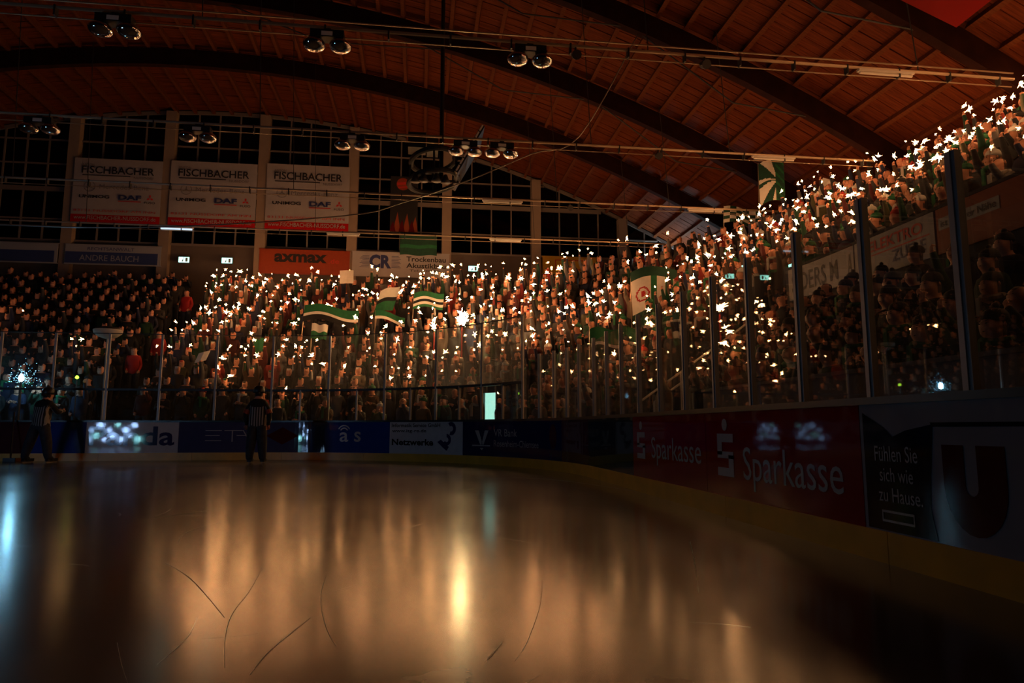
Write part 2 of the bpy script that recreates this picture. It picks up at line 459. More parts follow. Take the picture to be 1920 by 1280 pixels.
m_.add(vs, [(2 * i, 2 * i + 2, 2 * i + 3, 2 * i + 1) for i in range(len(XS) - 2)]); m_.build('gable_panel', 'roof_black', wall_far)
ROWS = [8.95, 9.95, 11.30, 12.45, 13.55, 14.6]
for w_i in range(len(COLS) - 1):
    xa, xb = COLS[w_i] + .22, COLS[w_i + 1] - .22
    W = props(empty('window_%d' % (w_i + 1), (xa, YW, 8.95)), 'tall dark window bay divided by thin mullions', kind='structure')
    cols = [xa + (xb - xa) * k / 4 for k in range(5)]
    def top(x): return soffit(x) + .64
    for k in range(1, 4):
        m_ = MB(); m_.box(cols[k] - .03 - xa, cols[k] + .03 - xa, -.06, .06, 0, top(cols[k]) - 8.95); m_.build('mullion', 'mullion_paint', W)
    for zi, z in enumerate(ROWS[:-1]):
        xe = xb
        while top(xe) < z + .05 and xe > xa + .1: xe -= .1
        if xe <= xa + .2: continue
        t = .10 if zi == 2 else (.09 if zi == 0 else .028)
        m_ = MB(); m_.box(0, xe - xa, -.075, .02, z - t - 8.95 + (t if zi == 0 else 0), z + t - 8.95); m_.build('transom', 'mullion_paint', W)
    for k in range(4):
        for r in range(len(ROWS)):
            a, b, z0 = cols[k], cols[k + 1], ROWS[r]
            z1 = ROWS[r + 1] if r + 1 < len(ROWS) else 99
            za, zb = min(z1, top(a)), min(z1, top(b))
            if za <= z0 + .05 and zb <= z0 + .05: continue
            za, zb = max(za, z0 + .01), max(zb, z0 + .01)
            m_ = MB(); P = [(a - xa + .03, 0, z0 - 8.95 + .02), (b - xa - .03, 0, z0 - 8.95 + .02), (b - xa - .03, 0, zb - 8.95 - .02), (a - xa + .03, 0, za - 8.95 - .02)]
            m_.add(P + [(x, .012, z) for x, _, z in P], [(0, 1, 2, 3), (7, 6, 5, 4), (0, 4, 5, 1), (1, 5, 6, 2), (2, 6, 7, 3), (3, 7, 4, 0)])
            m_.build('pane', 'window_glass', W)
mb = MB(); mb.box(15.0, 15.25, -6, YW + .2, -.02, soffit(15.0) + BEAM_H + .1)
props(mb.build('wall_right', 'wall_paint'), 'side wall behind the side stand', kind='structure')

# ================================================================ dasher boards and their advertising
boards = props(empty('rink_boards', (*plan(0), 0)), 'glossy advertising boards with yellow kickplate curving round the ice', 'rink boards')
inv = Matrix.Translation((-plan(0)[0], -plan(0)[1], 0))
def under(o, root):
    o.parent = root; o.matrix_parent_inverse = Matrix.Translation(root.location).inverted(); return o
ZK, ZP, ZT = .205, 1.035, 1.085
panels = [(-9, 2.92, 'board_plum'), (2.92, 3.70, 'board_plum'), (3.70, 5.04, 'board_blue'), (5.04, 7.42, 'board_white'), (7.42, 9.40, 'board_violet'),
          (9.40, 11.0, 'board_violet'), (11.0, 13.40, 'board_blue'), (13.40, 15.86, 'board_white'), (15.86, 19.85, 'board_navy'), (19.85, 21.35, 'board_plum'),
          (21.35, 24.00, 'board_dark'), (24.00, 26.55, 'board_red'), (26.55, 29.17, 'board_red'), (29.17, 31.2, 'board_grey'), (31.2, 34.2, 'board_white')]
PAN = []
for s0, s1, mname in panels:
    m_ = MB(); strip(m_, s0 + .004, s1 - .004, .0, .06, ZK, ZP, 0, .12)
    PAN.append(under(m_.build('board_panel', mname, None, smooth=False), boards))
s = -9.0
while s < 34.2:
    e = min(s + 2.4, 34.2); m_ = MB(); strip(m_, s + .003, e - .003, -.012, .05, .0, ZK, 0, .12)
    under(m_.build('kickplate', 'kick_yellow'), boards); e2 = e
    m_ = MB(); strip(m_, s, e, -.018, .14, ZP, ZT, 0, .12); under(m_.build('top_rail', 'rail_black'), boards); s = e2
def on_board(off=.004):
    def place(u, v):
        x, y = plan(u, -off); return (x, y, v)
    return place
BP = on_board()
def put(o, i):
    o.parent = PAN[i]; return o
def blet(i, body, u, v, w, h, m, bold=0.0, shear=0.0): return put(lettering('lettering', body, u, v, w, h, BP, m, None, bold, shear), i)
def bshape(i, name, polys, m): return put(shape(name, polys, BP, m, None), i)
blet(3, 'Panda', 5.12, .40, 2.2, .52, 'board_violet_ink', .02)
# ETA with a disc
for u0, v0, u1, v1 in ((8.12, .80, 8.55, .82), (8.12, .66, 8.50, .68), (8.12, .52, 8.55, .54), (8.62, .80, 9.10, .82), (8.82, .50, 8.85, .80), (8.95, .66, 9.20, .68)):
    bshape(4, 'stroke', [[(u0, v0), (u1, v0), (u1, v1), (u0, v1)]], 'board_print')
bshape(4, 'stroke', [[(9.10, .82), (9.13, .82), (9.32, .52), (9.28, .52)]], 'board_print')
bshape(4, 'emblem', [disc(9.34, .82, .075)], 'board_gold')
bshape(5, 'emblem', [[(9.75, .66), (10.2, .90), (10.65, .66), (10.2, .42)]], 'board_maroon')
bshape(5, 'emblem', [disc(10.2, .67, .24, .11)], 'board_plum')
blet(6, 'a', 11.86, .50, .26, .26, 'board_print', .01)
bshape(6, 'arc', ring(11.99, .76, .10, .13, .5, PI - .5, 10), 'board_print')
bshape(6, 'arc', ring(11.99, .76, .17, .20, .5, PI - .5, 10), 'board_print')
blet(6, 's', 12.3, .50, .20, .28, 'board_print', .01)
blet(7, 'Informatik Service GmbH', 13.47, .90, 1.60, .10, 'board_ink', .008)
blet(7, 'www.isg-ro.de', 13.48, .74, 1.12, .11, 'board_ink', .008)
blet(7, 'Netzwerke', 13.48, .42, 1.36, .17, 'board_ink', .03)
# blue swirl emblem
bshape(7, 'emblem', ring(15.45, .86, .07, .17, -1.9, 2.2, 12) + ring(15.30, .58, .06, .15, -2.6, 1.6, 12) + [[(14.98, .52), (15.10, .58), (15.38, .40), (15.30, .30), (15.20, .36)]], 'board_violet_ink')
bshape(8, 'emblem', [[(16.30, .82), (16.44, .82), (16.55, .56), (16.55, .48), (16.49, .48)], [(16.80, .82), (16.66, .82), (16.57, .56), (16.57, .48), (16.62, .48)], [(16.2, .44), (16.86, .44), (16.86, .47), (16.2, .47)], [(16.48, .40), (16.62, .40), (16.55, .34)]], 'board_print')
blet(8, 'VR Bank', 17.0, .68, .90, .17, 'board_print')
blet(8, 'Rosenheim-Chiemsee', 17.0, .44, 1.80, .15, 'board_print')
bshape(8, 'emblem', [disc(19.45, .70, .16, .26)], 'board_maroon')
def s_logo(i, u, v, w, h):
    q = h / 5
    P = [[(u, v + 4 * q), (u + w, v + 4 * q), (u + w, v + 5 * q), (u, v + 5 * q)], [(u, v + 2.5 * q), (u + w * .3, v + 2.5 * q), (u + w * .3, v + 4 * q), (u, v + 4 * q)],
         [(u, v + 2.1 * q), (u + w, v + 2.1 * q), (u + w, v + 2.9 * q), (u, v + 2.9 * q)], [(u + w * .7, v + q), (u + w, v + q), (u + w, v + 2.5 * q), (u + w * .7, v + 2.5 * q)],
         [(u, v), (u + w, v), (u + w, v + q), (u, v + q)], disc(u + w * .5, v + h + .09, .06)]
    bshape(i, 'emblem', P, 'board_print')
s_logo(11, 24.20, .46, .34, .36); blet(11, 'Sparkasse', 24.80, .40, 1.62, .36, 'board_print')
s_logo(12, 26.84, .40, .36, .42); blet(12, 'Sparkasse', 27.40, .30, 1.55, .40, 'board_print')
# dark bow-shaped field with a slogan, and a giant U
bshape(13, 'field', [[(29.21, ZK + .01), (29.21, .98), (29.42, .88), (29.50, .82), (29.62, .86), (29.86, .90), (29.82, .60), (29.80, .40), (29.84, ZK + .01)]], 'board_ink')
BP2 = on_board(.008)
def blet2(i, body, u, v, w, h): return put(lettering('lettering', body, u, v, w, h, BP2, 'board_print', None), i)
blet2(13, 'Fühlen Sie', 29.32, .66, .40, .10); blet2(13, 'sich wie', 29.36, .53, .31, .09); blet2(13, 'zu Hause.', 29.34, .40, .40, .09)
put(shape('outline', [[(29.36, .27), (29.66, .27), (29.66, .285), (29.36, .285)], [(29.36, .33), (29.66, .33), (29.66, .345), (29.36, .345)], [(29.36, .285), (29.37, .285), (29.37, .33), (29.36, .33)], [(29.65, .285), (29.66, .285), (29.66, .33), (29.65, .33)]], BP2, 'board_print', None), 13)
bshape(13, 'stroke', [[(29.86, .885), (31.1, .885), (31.1, .91), (29.84, .91)]], 'board_ink')
U = [[(29.92, .78), (30.08, .78), (30.08, .55), (29.92, .55)], [(30.17, .78), (30.36, .78), (30.36, .55), (30.17, .55)]]
for k in range(12):
    a, b = PI + PI * k / 12, PI + PI * (k + 1) / 12
    U.append([(30.125 + .045 * math.cos(a), .55 + .05 * math.sin(a)), (30.125 + .045 * math.cos(b), .55 + .05 * math.sin(b)), (30.14 + .22 * math.cos(b), .55 + .27 * math.sin(b)), (30.14 + .22 * math.cos(a), .55 + .27 * math.sin(a))])
bshape(13, 'letter', U, 'board_maroon')

# ================================================================ protective glass
def pane_between(root, sa, sb, z0, z1, m, d=.08, t=.012, inset=.02):
    a, b = Vector(plan(sa, d)), Vector(plan(sb, d)); u = (b - a).normalized(); n_ = Vector((-u.y, u.x))
    a, b = a + u * inset, b - u * inset
    vs = [(*(a), z0), (*(b), z0), (*(b), z1), (*(a), z1)]; vs2 = [(p[0] + n_.x * t, p[1] + n_.y * t, p[2]) for p in vs]
    m_ = MB(); m_.add(vs + vs2, [(0, 1, 2, 3), (7, 6, 5, 4), (0, 4, 5, 1), (1, 5, 6, 2), (2, 6, 7, 3), (3, 7, 4, 0)])
    return under(m_.build('glass_pane', m), root)
def post_at(root, s, z0, z1, w=.035, m='post_metal', d=.08):
    x, y = plan(s, d); a = facing(s); m_ = MB(); m_.box(-w, w, -.025, .02, z0, z1); m_.box(-w * .35, w * .35, -.035, -.025, z0, z1)
    o = m_.build('post', m, None, False, (x, y, 0), (0, 0, a)); o.parent = root; o.matrix_parent_inverse = Matrix.Translation(root.location).inverted(); return o
end_glass = props(empty('end_glass_screen', (*plan(0, .08), ZT)), 'tall two-tier glass screen standing on the end boards', 'glass screen')
UP_S = [-2.7, -1.35, 0.0, 1.35, 2.70, 4.06, 5.44, 6.82, 8.29, 9.82, 11.45, 13.16, 14.84, 16.45, 18.02]
ZM, ZH = 1.93, 3.47
for a, b in zip(UP_S[:-1], UP_S[1:]):
    pane_between(end_glass, a, b, ZM + .03, ZH, 'scratched_glass' if a > 14 else ('dirty_glass' if a > 9 else 'rink_glass'))
    mids = [a, (a + b) / 2, b] if a > 9 else [a, b]
    for p, q in zip(mids[:-1], mids[1:]): pane_between(end_glass, p, q, ZT, ZM - .03, 'rink_glass')
    if a > 9: post_at(end_glass, (a + b) / 2, ZT, ZM, .02)
    m_ = MB(); strip(m_, a, b, .06, .115, ZM - .03, ZM + .03, 0, .3); under(m_.build('mid_rail', 'dark_steel'), end_glass)
    m_ = MB(); strip(m_, a, b, .07, .11, ZH, ZH + .02, 0, .3); under(m_.build('top_edge', 'dark_steel'), end_glass)
for s in UP_S: post_at(end_glass, s, ZT, ZH, .028)
side_glass = props(empty('side_glass_screen', (*plan(18.1, .08), ZT)), 'frameless glass panes between tall steel posts on the side boards', 'glass screen')
SD_S = [18.07, 18.72, 19.36, 19.98, 20.62, 21.53, 22.40, 23.25, 24.12, 24.97, 25.84, 26.68, 27.49, 28.36, 29.23, 30.09, 30.95, 31.8, 32.65]
for a, b in zip(SD_S[:-1], SD_S[1:]): pane_between(side_glass, a, b, ZT, 2.46, 'rink_glass')
for s in SD_S[1:]: post_at(side_glass, s, ZT, 2.51, .040)

# ================================================================ people
JK, SK, TR, HR, SH = 0, 1, 2, 3, 4
def skin_body(bones, subdiv):
    me = bpy.data.meshes.new('tmp'); ed = [(b[5], i) for i, b in enumerate(bones) if b[5] >= 0]
    me.from_pydata([b[:3] for b in bones], ed, [])
    ob = bpy.data.objects.new('tmp', me); COL.objects.link(ob)
    ob.modifiers.new('skin', 'SKIN').use_smooth_shade = True
    g = 1.22 if subdiv else 1.0
    for i, b in enumerate(bones):
        sv = me.skin_vertices[0].data[i]; sv.radius = (b[3] * g, b[4] * g); sv.use_root = (i == 0)
    if subdiv:
        sm = ob.modifiers.new('sub', 'SUBSURF'); sm.levels = subdiv; sm.render_levels = subdiv
    dg = bpy.context.evaluated_depsgraph_get(); ev = ob.evaluated_get(dg); m2 = ev.to_mesh()
    V = [tuple(v.co) for v in m2.vertices]; Fc = [tuple(p.vertices) for p in m2.polygons]
    ev.to_mesh_clear(); bpy.data.objects.remove(ob); bpy.data.meshes.remove(me)
    return V, Fc

def finger_tube(V, Fc, tags, pts, r0, r1):
    base = len(V); n = len(pts)
    for i, p in enumerate(pts):
        d = (Vector(pts[min(n - 1, i + 1)]) - Vector(pts[max(0, i - 1)])).normalized()
        u = d.orthogonal().normalized(); w = d.cross(u); r = r0 + (r1 - r0) * i / (n - 1)
        for k in range(5):
            an = 2 * PI * k / 5; V.append(tuple(Vector(p) + u * (r * math.cos(an)) + w * (r * math.sin(an))))
    for i in range(n - 1):
        for k in range(5):
            k2 = (k + 1) % 5; Fc.append((base + i * 5 + k, base + i * 5 + k2, base + i * 5 + 5 + k2, base + i * 5 + 5 + k)); tags.append(SK)
    Fc.append(tuple(base + (n - 1) * 5 + k for k in range(5))); tags.append(SK)

def body_bones(armR, armL, lean=0.0, legs=((.10, 0), (-.10, 0)), lk=1.0):
    """a figure 1.75 m tall facing -Y; arms as (elbow, wrist, hand)"""
    def tl(p):
        x, y, z = p
        if z <= .95: return p
        h = z - .95; return (x, y - h * math.sin(lean), .95 + h * math.cos(lean))
    b = []
    def add(p, rx, ry, par, bend=True):
        q = tl(p) if bend else p; b.append((*q, rx, ry, par)); return len(b) - 1
    pel = add((0, 0, .95), .165, .125, -1); wai = add((0, 0, 1.10), .155, .12, pel); che = add((0, .01, 1.29), .165, .13, wai)
    nb = add((0, .01, 1.435), .125, .10, che); ne = add((0, 0, 1.50), .060, .062, nb); ja = add((0, -.02, 1.555), .080, .090, ne)
    he = add((0, -.008, 1.645), .098, .115, ja); add((0, .01, 1.735), .072, .085, he); add((0, -.132, 1.615), .014, .020, he)
    for sx, arm in ((1, armR), (-1, armL)):
        sh = add((sx * .165, .01, 1.395), .072, .075, che); el = add(arm[0], .056, .056, sh); wr = add(arm[1], .038, .036, el); add(arm[2], .040, .024, wr)
    for sx, lg in ((1, legs[0]), (-1, legs[1])):
        hp = add((sx * .095, 0, .87), .105, .11, pel, False); kn = add((lg[0], lg[1] - .01, .49), .072 * lk, .074 * lk, hp, False)
        fx = lg[0] + (lg[0] - sx * .095) * .8
        an = add((fx, lg[1] * 1.6 + .01, .10), .055 * lk, .055 * lk, kn, False); add((fx, lg[1] * 1.6 - .13, .048), .048, .042, an, False)
    return b

def person_geometry(bones, hi, subdiv=1):
    V, Fc = skin_body(bones, subdiv if hi else 0)
    tags = []
    he, ne, wR, hR, wL, hL = (Vector(bones[i][:3]) for i in (6, 4, 11, 12, 15, 16))
    for f in Fc:
        c = Vector([sum(V[j][k] for j in f) / len(f) for k in range(3)])
        t = JK if c.z > .86 else TR
        if c.z < .09: t = SH
        for w, h in ((wR, hR), (wL, hL)):
            if (c - h).length < .085 and (c - h).length < (c - w).length + .012: t = SK
        r = c - he
        if r.length < .19 and abs(r.x) < .13:
            t = HR if (r.z > .048 or (r.y > .012 and r.z > -.10)) else SK
        elif (c - ne).length < .08 and abs(c.x - ne.x) < .07: t = SK
        tags.append(t)
    if hi:
        # eyes, brows, mouth and ears
        fy = min(v[1] for v in V if abs(v[0] - he.x - .034) < .02 and abs(v[2] - he.z) < .03)
        def lump(c, rx, ry, rz, tag):
            b0 = len(V); V.extend([(c[0] + rx, c[1], c[2]), (c[0] - rx, c[1], c[2]), (c[0], c[1] + ry, c[2]), (c[0], c[1] - ry, c[2]), (c[0], c[1], c[2] + rz), (c[0], c[1], c[2] - rz)])
            for f_ in ((0, 2, 4), (2, 1, 4), (1, 3, 4), (3, 0, 4), (2, 0, 5), (1, 2, 5), (3, 1, 5), (0, 3, 5)): Fc.append(tuple(b0 + q for q in f_)); tags.append(tag)
        for sx in (-1, 1):
            lump((he.x + sx * .036, fy + .004, he.z + .002), .015, .010, .008, HR)
            lump((he.x + sx * .036, fy + .006, he.z + .024), .022, .010, .005, HR)
            xe = max(abs(v[0] - he.x) for v in V if abs(v[2] - he.z) < .02 and (Vector(v) - he).length < .16)
            lump((he.x + sx * xe, he.y + .012, he.z - .012), .014, .020, .034, SK)
        lump((he.x, fy + .010, he.z - .068), .026, .012, .007, HR)
        for wi, hi_ in ((11, 12), (15, 16)):
            w = Vector(bones[wi][:3]); h = Vector(bones[hi_][:3]); d = (h - w).normalized(); side = d.cross(Vector((0, 1, 0)))
            if side.length < .2: side = d.cross(Vector((1, 0, 0)))
            side.normalize(); pal = side.cross(d).normalized()
            for k, L in enumerate((.066, .078, .074, .058)):
                o = h + side * (.024 - .016 * k)
                finger_tube(V, Fc, tags, [o - d * .01, o + d * L * .5 + pal * .006, o + d * L * .72 + pal * .03, o + d * L * .55 + pal * .048], .0095, .0075)
            o = h - d * .035 + side * .03
            finger_tube(V, Fc, tags, [o - side * .015, o + side * .02 + d * .02 + pal * .012, o + side * .012 + d * .05 + pal * .03], .011, .008)
    return V, Fc, tags

def mir(a): return tuple((-x, y, z) for x, y, z in a)
UPR = ((.205, -.12, 1.60), (.19, -.17, 1.84), (.19, -.19, 1.91)); HIGH = ((.195, -.03, 1.66), (.17, -.06, 1.93), (.17, -.07, 2.00))
DNR = ((.205, .05, 1.12), (.19, -.12, .96), (.17, -.17, .91)); CHR = ((.205, -.05, 1.13), (.12, -.24, 1.20), (.06, -.27, 1.22))
FWD = ((.205, -.16, 1.30), (.19, -.30, 1.52), (.19, -.31, 1.60)); FACE = ((.205, -.12, 1.22), (.12, -.25, 1.46), (.08, -.25, 1.53))
POSES = [  # arms, sparkler hand(s), words
    ((UPR, mir(DNR)), [UPR[2]], 'one arm raised'), ((DNR, mir(UPR)), [mir(UPR)[2]], 'one arm raised'),
    ((HIGH, mir(CHR)), [HIGH[2]], 'arm stretched high'), ((UPR, mir(UPR)), [UPR[2], mir(UPR)[2]], 'both arms raised'),
    ((FWD, mir(DNR)), [FWD[2]], 'forearm held up'), ((CHR, mir(CHR)), [], 'hands clasped'), ((DNR, mir(DNR)), [], 'arms down'),
    ((FACE, mir(FACE)), [], 'hands at mouth')]
GEO_HI, GEO_LO, ME_HI = [], [], []
BMATS = ['jacket', 'skin', 'trousers', 'hair', 'shoes']
for (aR, aL), _h, _w in POSES:
    bn = body_bones(aR, aL)
    V, Fc, T = person_geometry(bn, True)
    me = bpy.data.meshes.new('person'); me.from_pydata(V, [], Fc)
    for k in BMATS: me.materials.append(MAT[k])
    me.polygons.foreach_set('material_index', T); me.polygons.foreach_set('use_smooth', [True] * len(Fc)); me.update()
    ME_HI.append(me)
    V, Fc, T = person_geometry(bn, False)
    V = np.array(V); hc = np.array([0, -.008, 1.62]); near_ = (np.linalg.norm(V - hc, axis=1) < .20) & (np.abs(V[:, 0]) < .13) & (V[:, 2] > 1.50)
    V[near_] = hc + (V[near_] - hc) * .86
    GEO_LO.append((V, Fc, T))
hm = MB(); hm.lathe([(.108, 0), (.116, .015), (.113, .04), (.106, .075), (.080, .108), (.04, .126), (.004, .130)], 12)
hm.lathe([(.004, 0), (.03, .012), (.036, .03), (.02, .055), (.003, .06)], 8, 0, (0, 0, .12)); HAT = hm.mesh('hat', 'jacket', True)
sm_ = MB(); a_ = [(.115 * math.cos(t), .105 * math.sin(t), .015 * math.sin(2 * t)) for t in [2 * PI * k / 12 for k in range(13)]]
sm_.tube(a_, .036, 6); sm_.box(-.07, -.005, -.165, -.14, -.30, .0); SCARF = sm_.mesh('scarf', 'jacket', False)
COLORS = [('black', (.016, .016, .018)), ('charcoal', (.05, .05, .055)), ('navy', (.02, .03, .09)), ('dark green', (.01, .08, .035)), ('maroon', (.12, .015, .015)),
          ('brown', (.11, .06, .03)), ('grey', (.18, .17, .17)), ('olive', (.09, .09, .035)), ('red', (.36, .03, .02)), ('beige', (.34, .27, .19))]
CW = [.24, .16, .12, .10, .07, .09, .08, .05, .04, .05]
HATS = [('bareheaded', None), ('white-hatted', (.6, .57, .52)), ('green-hatted', (.010, .10, .038)), ('black-hatted', (.012, .012, .012)), ('red-hatted', (.4, .03, .02))]
HW = [.50, .14, .14, .16, .06]

# where spectators stand
crowd = []      # (s, d, x, y, z, spark probability, place)
def ordinal(k): return ['first', 'second', 'third', 'fourth', 'fifth', 'sixth', 'seventh', 'eighth', 'ninth', 'tenth', 'eleventh', 'twelfth', 'thirteenth', 'fourteenth', 'fifteenth', 'sixteenth', 'seventeenth'][k]
DOOR_S = 15.5
CLOTHS = [(-3.4, 25.7, 4.5, 1.25), (-1.4, 26.2, 5.0, .7), (-1.2, 25.7, 4.8, .8), (.25, 25.9, 5.3, .8), (-3.7, 25.0, 3.9, .5), (-5.6, 24.3, 3.1, .4), (5.1, 17.5, 3.0, .9), (6.9, 19.2, 3.8, .8), (1.35, 22.75, 3.4, .5), (.41, 22.6, 3.2, .4), (11.2, 20.2, 7.7, .5), (10.9, 21.8, 7.8, .7), (-3.2, 28.9, 6.6, .45)]
for k in range(NROW):
    d = D1 + ROW * k
    for low in (False, True):
        pass
    s = -8.0
    while s < 33.2:
        scale_row = 1.0 if (s < LE or s > LE + LA) else RAD / (RAD + d)
        low = s > SPLIT and d < D_PAR
        s += (.555 if not low else .78) * scale_row * random.uniform(1.0, 1.06)
        if 4.15 < s < 5.35: continue                                    # stair aisle of the end stand
        if SPLIT - 1.0 < s < SPLIT + .18 and d < D_PAR + .2: continue   # corner stair
        if low and d > D_PAR - .5: continue
        if low and s > 31.5: continue
        if abs(s - DOOR_S) < .75 and d < D1 + .7: continue
        if s > SPLIT and D_PAR - .1 < d < D_PAR + .45: continue
        if random.random() < .04 : continue
        if any(abs(plan(s, d)[0] - cx) < hw and -.25 < plan(s, d)[1] - cy < .75 and row_z(d, s) + 1.9 > cz for cx, cy, cz, hw in CLOTHS): continue
        ss, dd = s + random.uniform(-.015, .015) * scale_row, d + random.uniform(-.02, .03)
        x, y = plan(ss, dd); z = row_z(d, s)
        if s < 4.15:
            p = .004
            if s < -.0 and 5.2 < d < 7.2 and s > -2.6: p = .5
            if 2.2 < s < 3.4 and 3.2 < d < 4.4: p = .6
            place = ordinal(k) + ' row beyond the stair aisle'
        elif s < 9.6:
            p = .90 if d > 3.0 else .22; place = ordinal(k) + ' row of the end stand'
        elif s < SPLIT:
            p = .88 if d > 3.2 else .22
            if 14.6 < s < 17.4 and d > 6.6: p = .20
            if s < 13 and d < 5.0: p = .55
            place = ordinal(k) + ' row of the corner stand'
        elif low:
            p = .02 if s > 23 else .30; place = ordinal(k) + ' row below the parapet signs'
        else:
            p = .74; place = ordinal(max(0, k - 7)) + ' row above the parapet signs'
        crowd.append((ss, dd, x, y, z, p, place))
for s in [9.2, 9.8, 10.4, 11.1, 12.0, 12.6, 13.3, 13.95, 14.55, 15.12, 15.68, 16.3, 17.0, 17.6, 18.2, 18.7, 19.3]:
    d = random.uniform(.62, .95); x, y = plan(s, d); crowd.append((s, d, x, y, -.03, .1, 'on walkway behind the boards'))

def project(x, y, z):
    d = Vector((x, y, z - EYE)); w = d.dot(fw); return (960 + 1280 * d.dot(rt) / w, 640 - 1280 * d.dot(up) / w, w)
recs = []
COLORS = [(n_, tuple(c_ * .55 for c_ in q_)) for n_, q_ in COLORS]
for (s, d, x, y, z, p, place) in crowd:
    lit = random.random() < p
    pose = random.choices([0, 1, 2, 3, 4], [.18, .14, .12, .18, .38])[0] if lit else random.choices([5, 6, 7, 0, 4], [.3, .4, .18, .07, .05])[0]
    ci = random.choices(range(len(COLORS)), CW)[0]; hi_ = random.choices(range(len(HATS)), HW)[0]
    if s < 4.15 or 'parapet' in place and 'below' in place: ci, hi_ = random.choice([0, 0, 0, 1, 2, 3]), random.choice([0, 3, 3])  # dark clothes and hats stand in for the gloom of these two sections
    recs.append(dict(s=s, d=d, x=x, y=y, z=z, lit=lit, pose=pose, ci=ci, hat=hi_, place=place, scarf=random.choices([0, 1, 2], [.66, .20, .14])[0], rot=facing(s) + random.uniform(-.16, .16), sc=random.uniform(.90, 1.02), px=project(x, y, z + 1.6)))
inframe = [r for r in recs if -10 < r['px'][0] < 1930 and -10 < r['px'][1] < 1290]
inframe.sort(key=lambda r: r['px'][2])
chosen = inframe[:300]
for r in chosen: r['one'] = True
rest = [r for r in recs if not r.get('one')]

# sparkler shapes
def star_mesh(seed):
    rs = random.Random(seed); m_ = MB()
    t = (1 + 5 ** .5) / 2; ico = [(-1, t, 0), (1, t, 0), (-1, -t, 0), (1, -t, 0), (0, -1, t), (0, 1, t), (0, -1, -t), (0, 1, -t), (t, 0, -1), (t, 0, 1), (-t, 0, -1), (-t, 0, 1)]
    fc = [(0, 11, 5), (0, 5, 1), (0, 1, 7), (0, 7, 10), (0, 10, 11), (1, 5, 9), (5, 11, 4), (11, 10, 2), (10, 7, 6), (7, 1, 8), (3, 9, 4), (3, 4, 2), (3, 2, 6), (3, 6, 8), (3, 8, 9), (4, 9, 5), (2, 4, 11), (6, 2, 10), (8, 6, 7), (9, 8, 1)]
    k = .027 / 1.9; el = (rs.uniform(.7, 1.1), rs.uniform(.7, 1.1), rs.uniform(.8, 1.6))
    m_.add([(x * k * el[0], y * k * el[1], z * k * el[2]) for x, y, z in ico], fc)
    for _ in range(9):
        v = Vector((rs.gauss(0, 1), rs.gauss(0, 1), rs.gauss(0, 1))).normalized(); L = rs.uniform(.035, .10); u = v.orthogonal().normalized(); w = v.cross(u); b = .009
        m_.add([u * b + v * .015, (-u * .5 + w * .87) * b + v * .015, (-u * .5 - w * .87) * b + v * .015, v * L], [(0, 1, 3), (1, 2, 3), (2, 0, 3)])
    return m_
STARS = [star_mesh(k) for k in range(6)]
STAR_ME = [m_.mesh('spark_burst', 'spark') for m_ in STARS]
wire = MB(); wire.bar((0, 0, -.03), (0, 0, .19), .0022, 4); wire.bar((0, 0, .10), (0, 0, .19), .004, 4); WIRE = wire.mesh('sparkler', 'dark_steel')

def describe(r):
    c = COLORS[r['ci']][0]; h = HATS[r['hat']][0] + ['', ' green-scarfed', ' white-scarfed'][r['scarf']]; w = POSES[r['pose']][2]
    return c, h, w
sparks_rest = []
N_SP = 0
for r in chosen:
    c, h, w = describe(r)
    o = link('person', ME_HI[r['pose']], None, (r['x'], r['y'], r['z']), (0, 0, r['rot'])); o.scale = (r['sc'],) * 3
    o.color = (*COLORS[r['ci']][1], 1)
    lab = f"{h} person in {c} jacket, {w}, {r['place']}"
    props(o, lab, 'person', 'spectators in the stands')
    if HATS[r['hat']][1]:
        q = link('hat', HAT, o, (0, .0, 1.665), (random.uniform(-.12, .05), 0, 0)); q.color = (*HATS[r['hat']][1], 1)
    if r['scarf']:
        q = link('scarf', SCARF, o, (0, -.005, 1.485)); q.color = (*[(.02, .16, .06), (.45, .42, .38)][r['scarf'] - 1], 1)
    if r['lit']:
        for hp in POSES[r['pose']][1]:
            R = Matrix.Translation((r['x'], r['y'], r['z'])) @ Matrix.Rotation(r['rot'], 4, 'Z') @ Matrix.Scale(r['sc'], 4)
            P = R @ Vector((hp[0], hp[1] - .015, hp[2] + .02)); a = random.uniform(-.35, .35), random.uniform(-.3, .3), random.uniform(0, 6)
            st = link('sparkler', WIRE, None, P, a); props(st, f"burning sparkler of {h} person in {c} jacket, {r['place']}", 'sparkler', 'sparklers held up in the stands')
            b = link('spark_burst', STAR_ME[random.randrange(6)], st, (0, 0, .19), (random.uniform(0, 6), random.uniform(0, 6), 0)); b.scale = (.45 + .85 * random.random() ** 1.4,) * 3; N_SP += 1
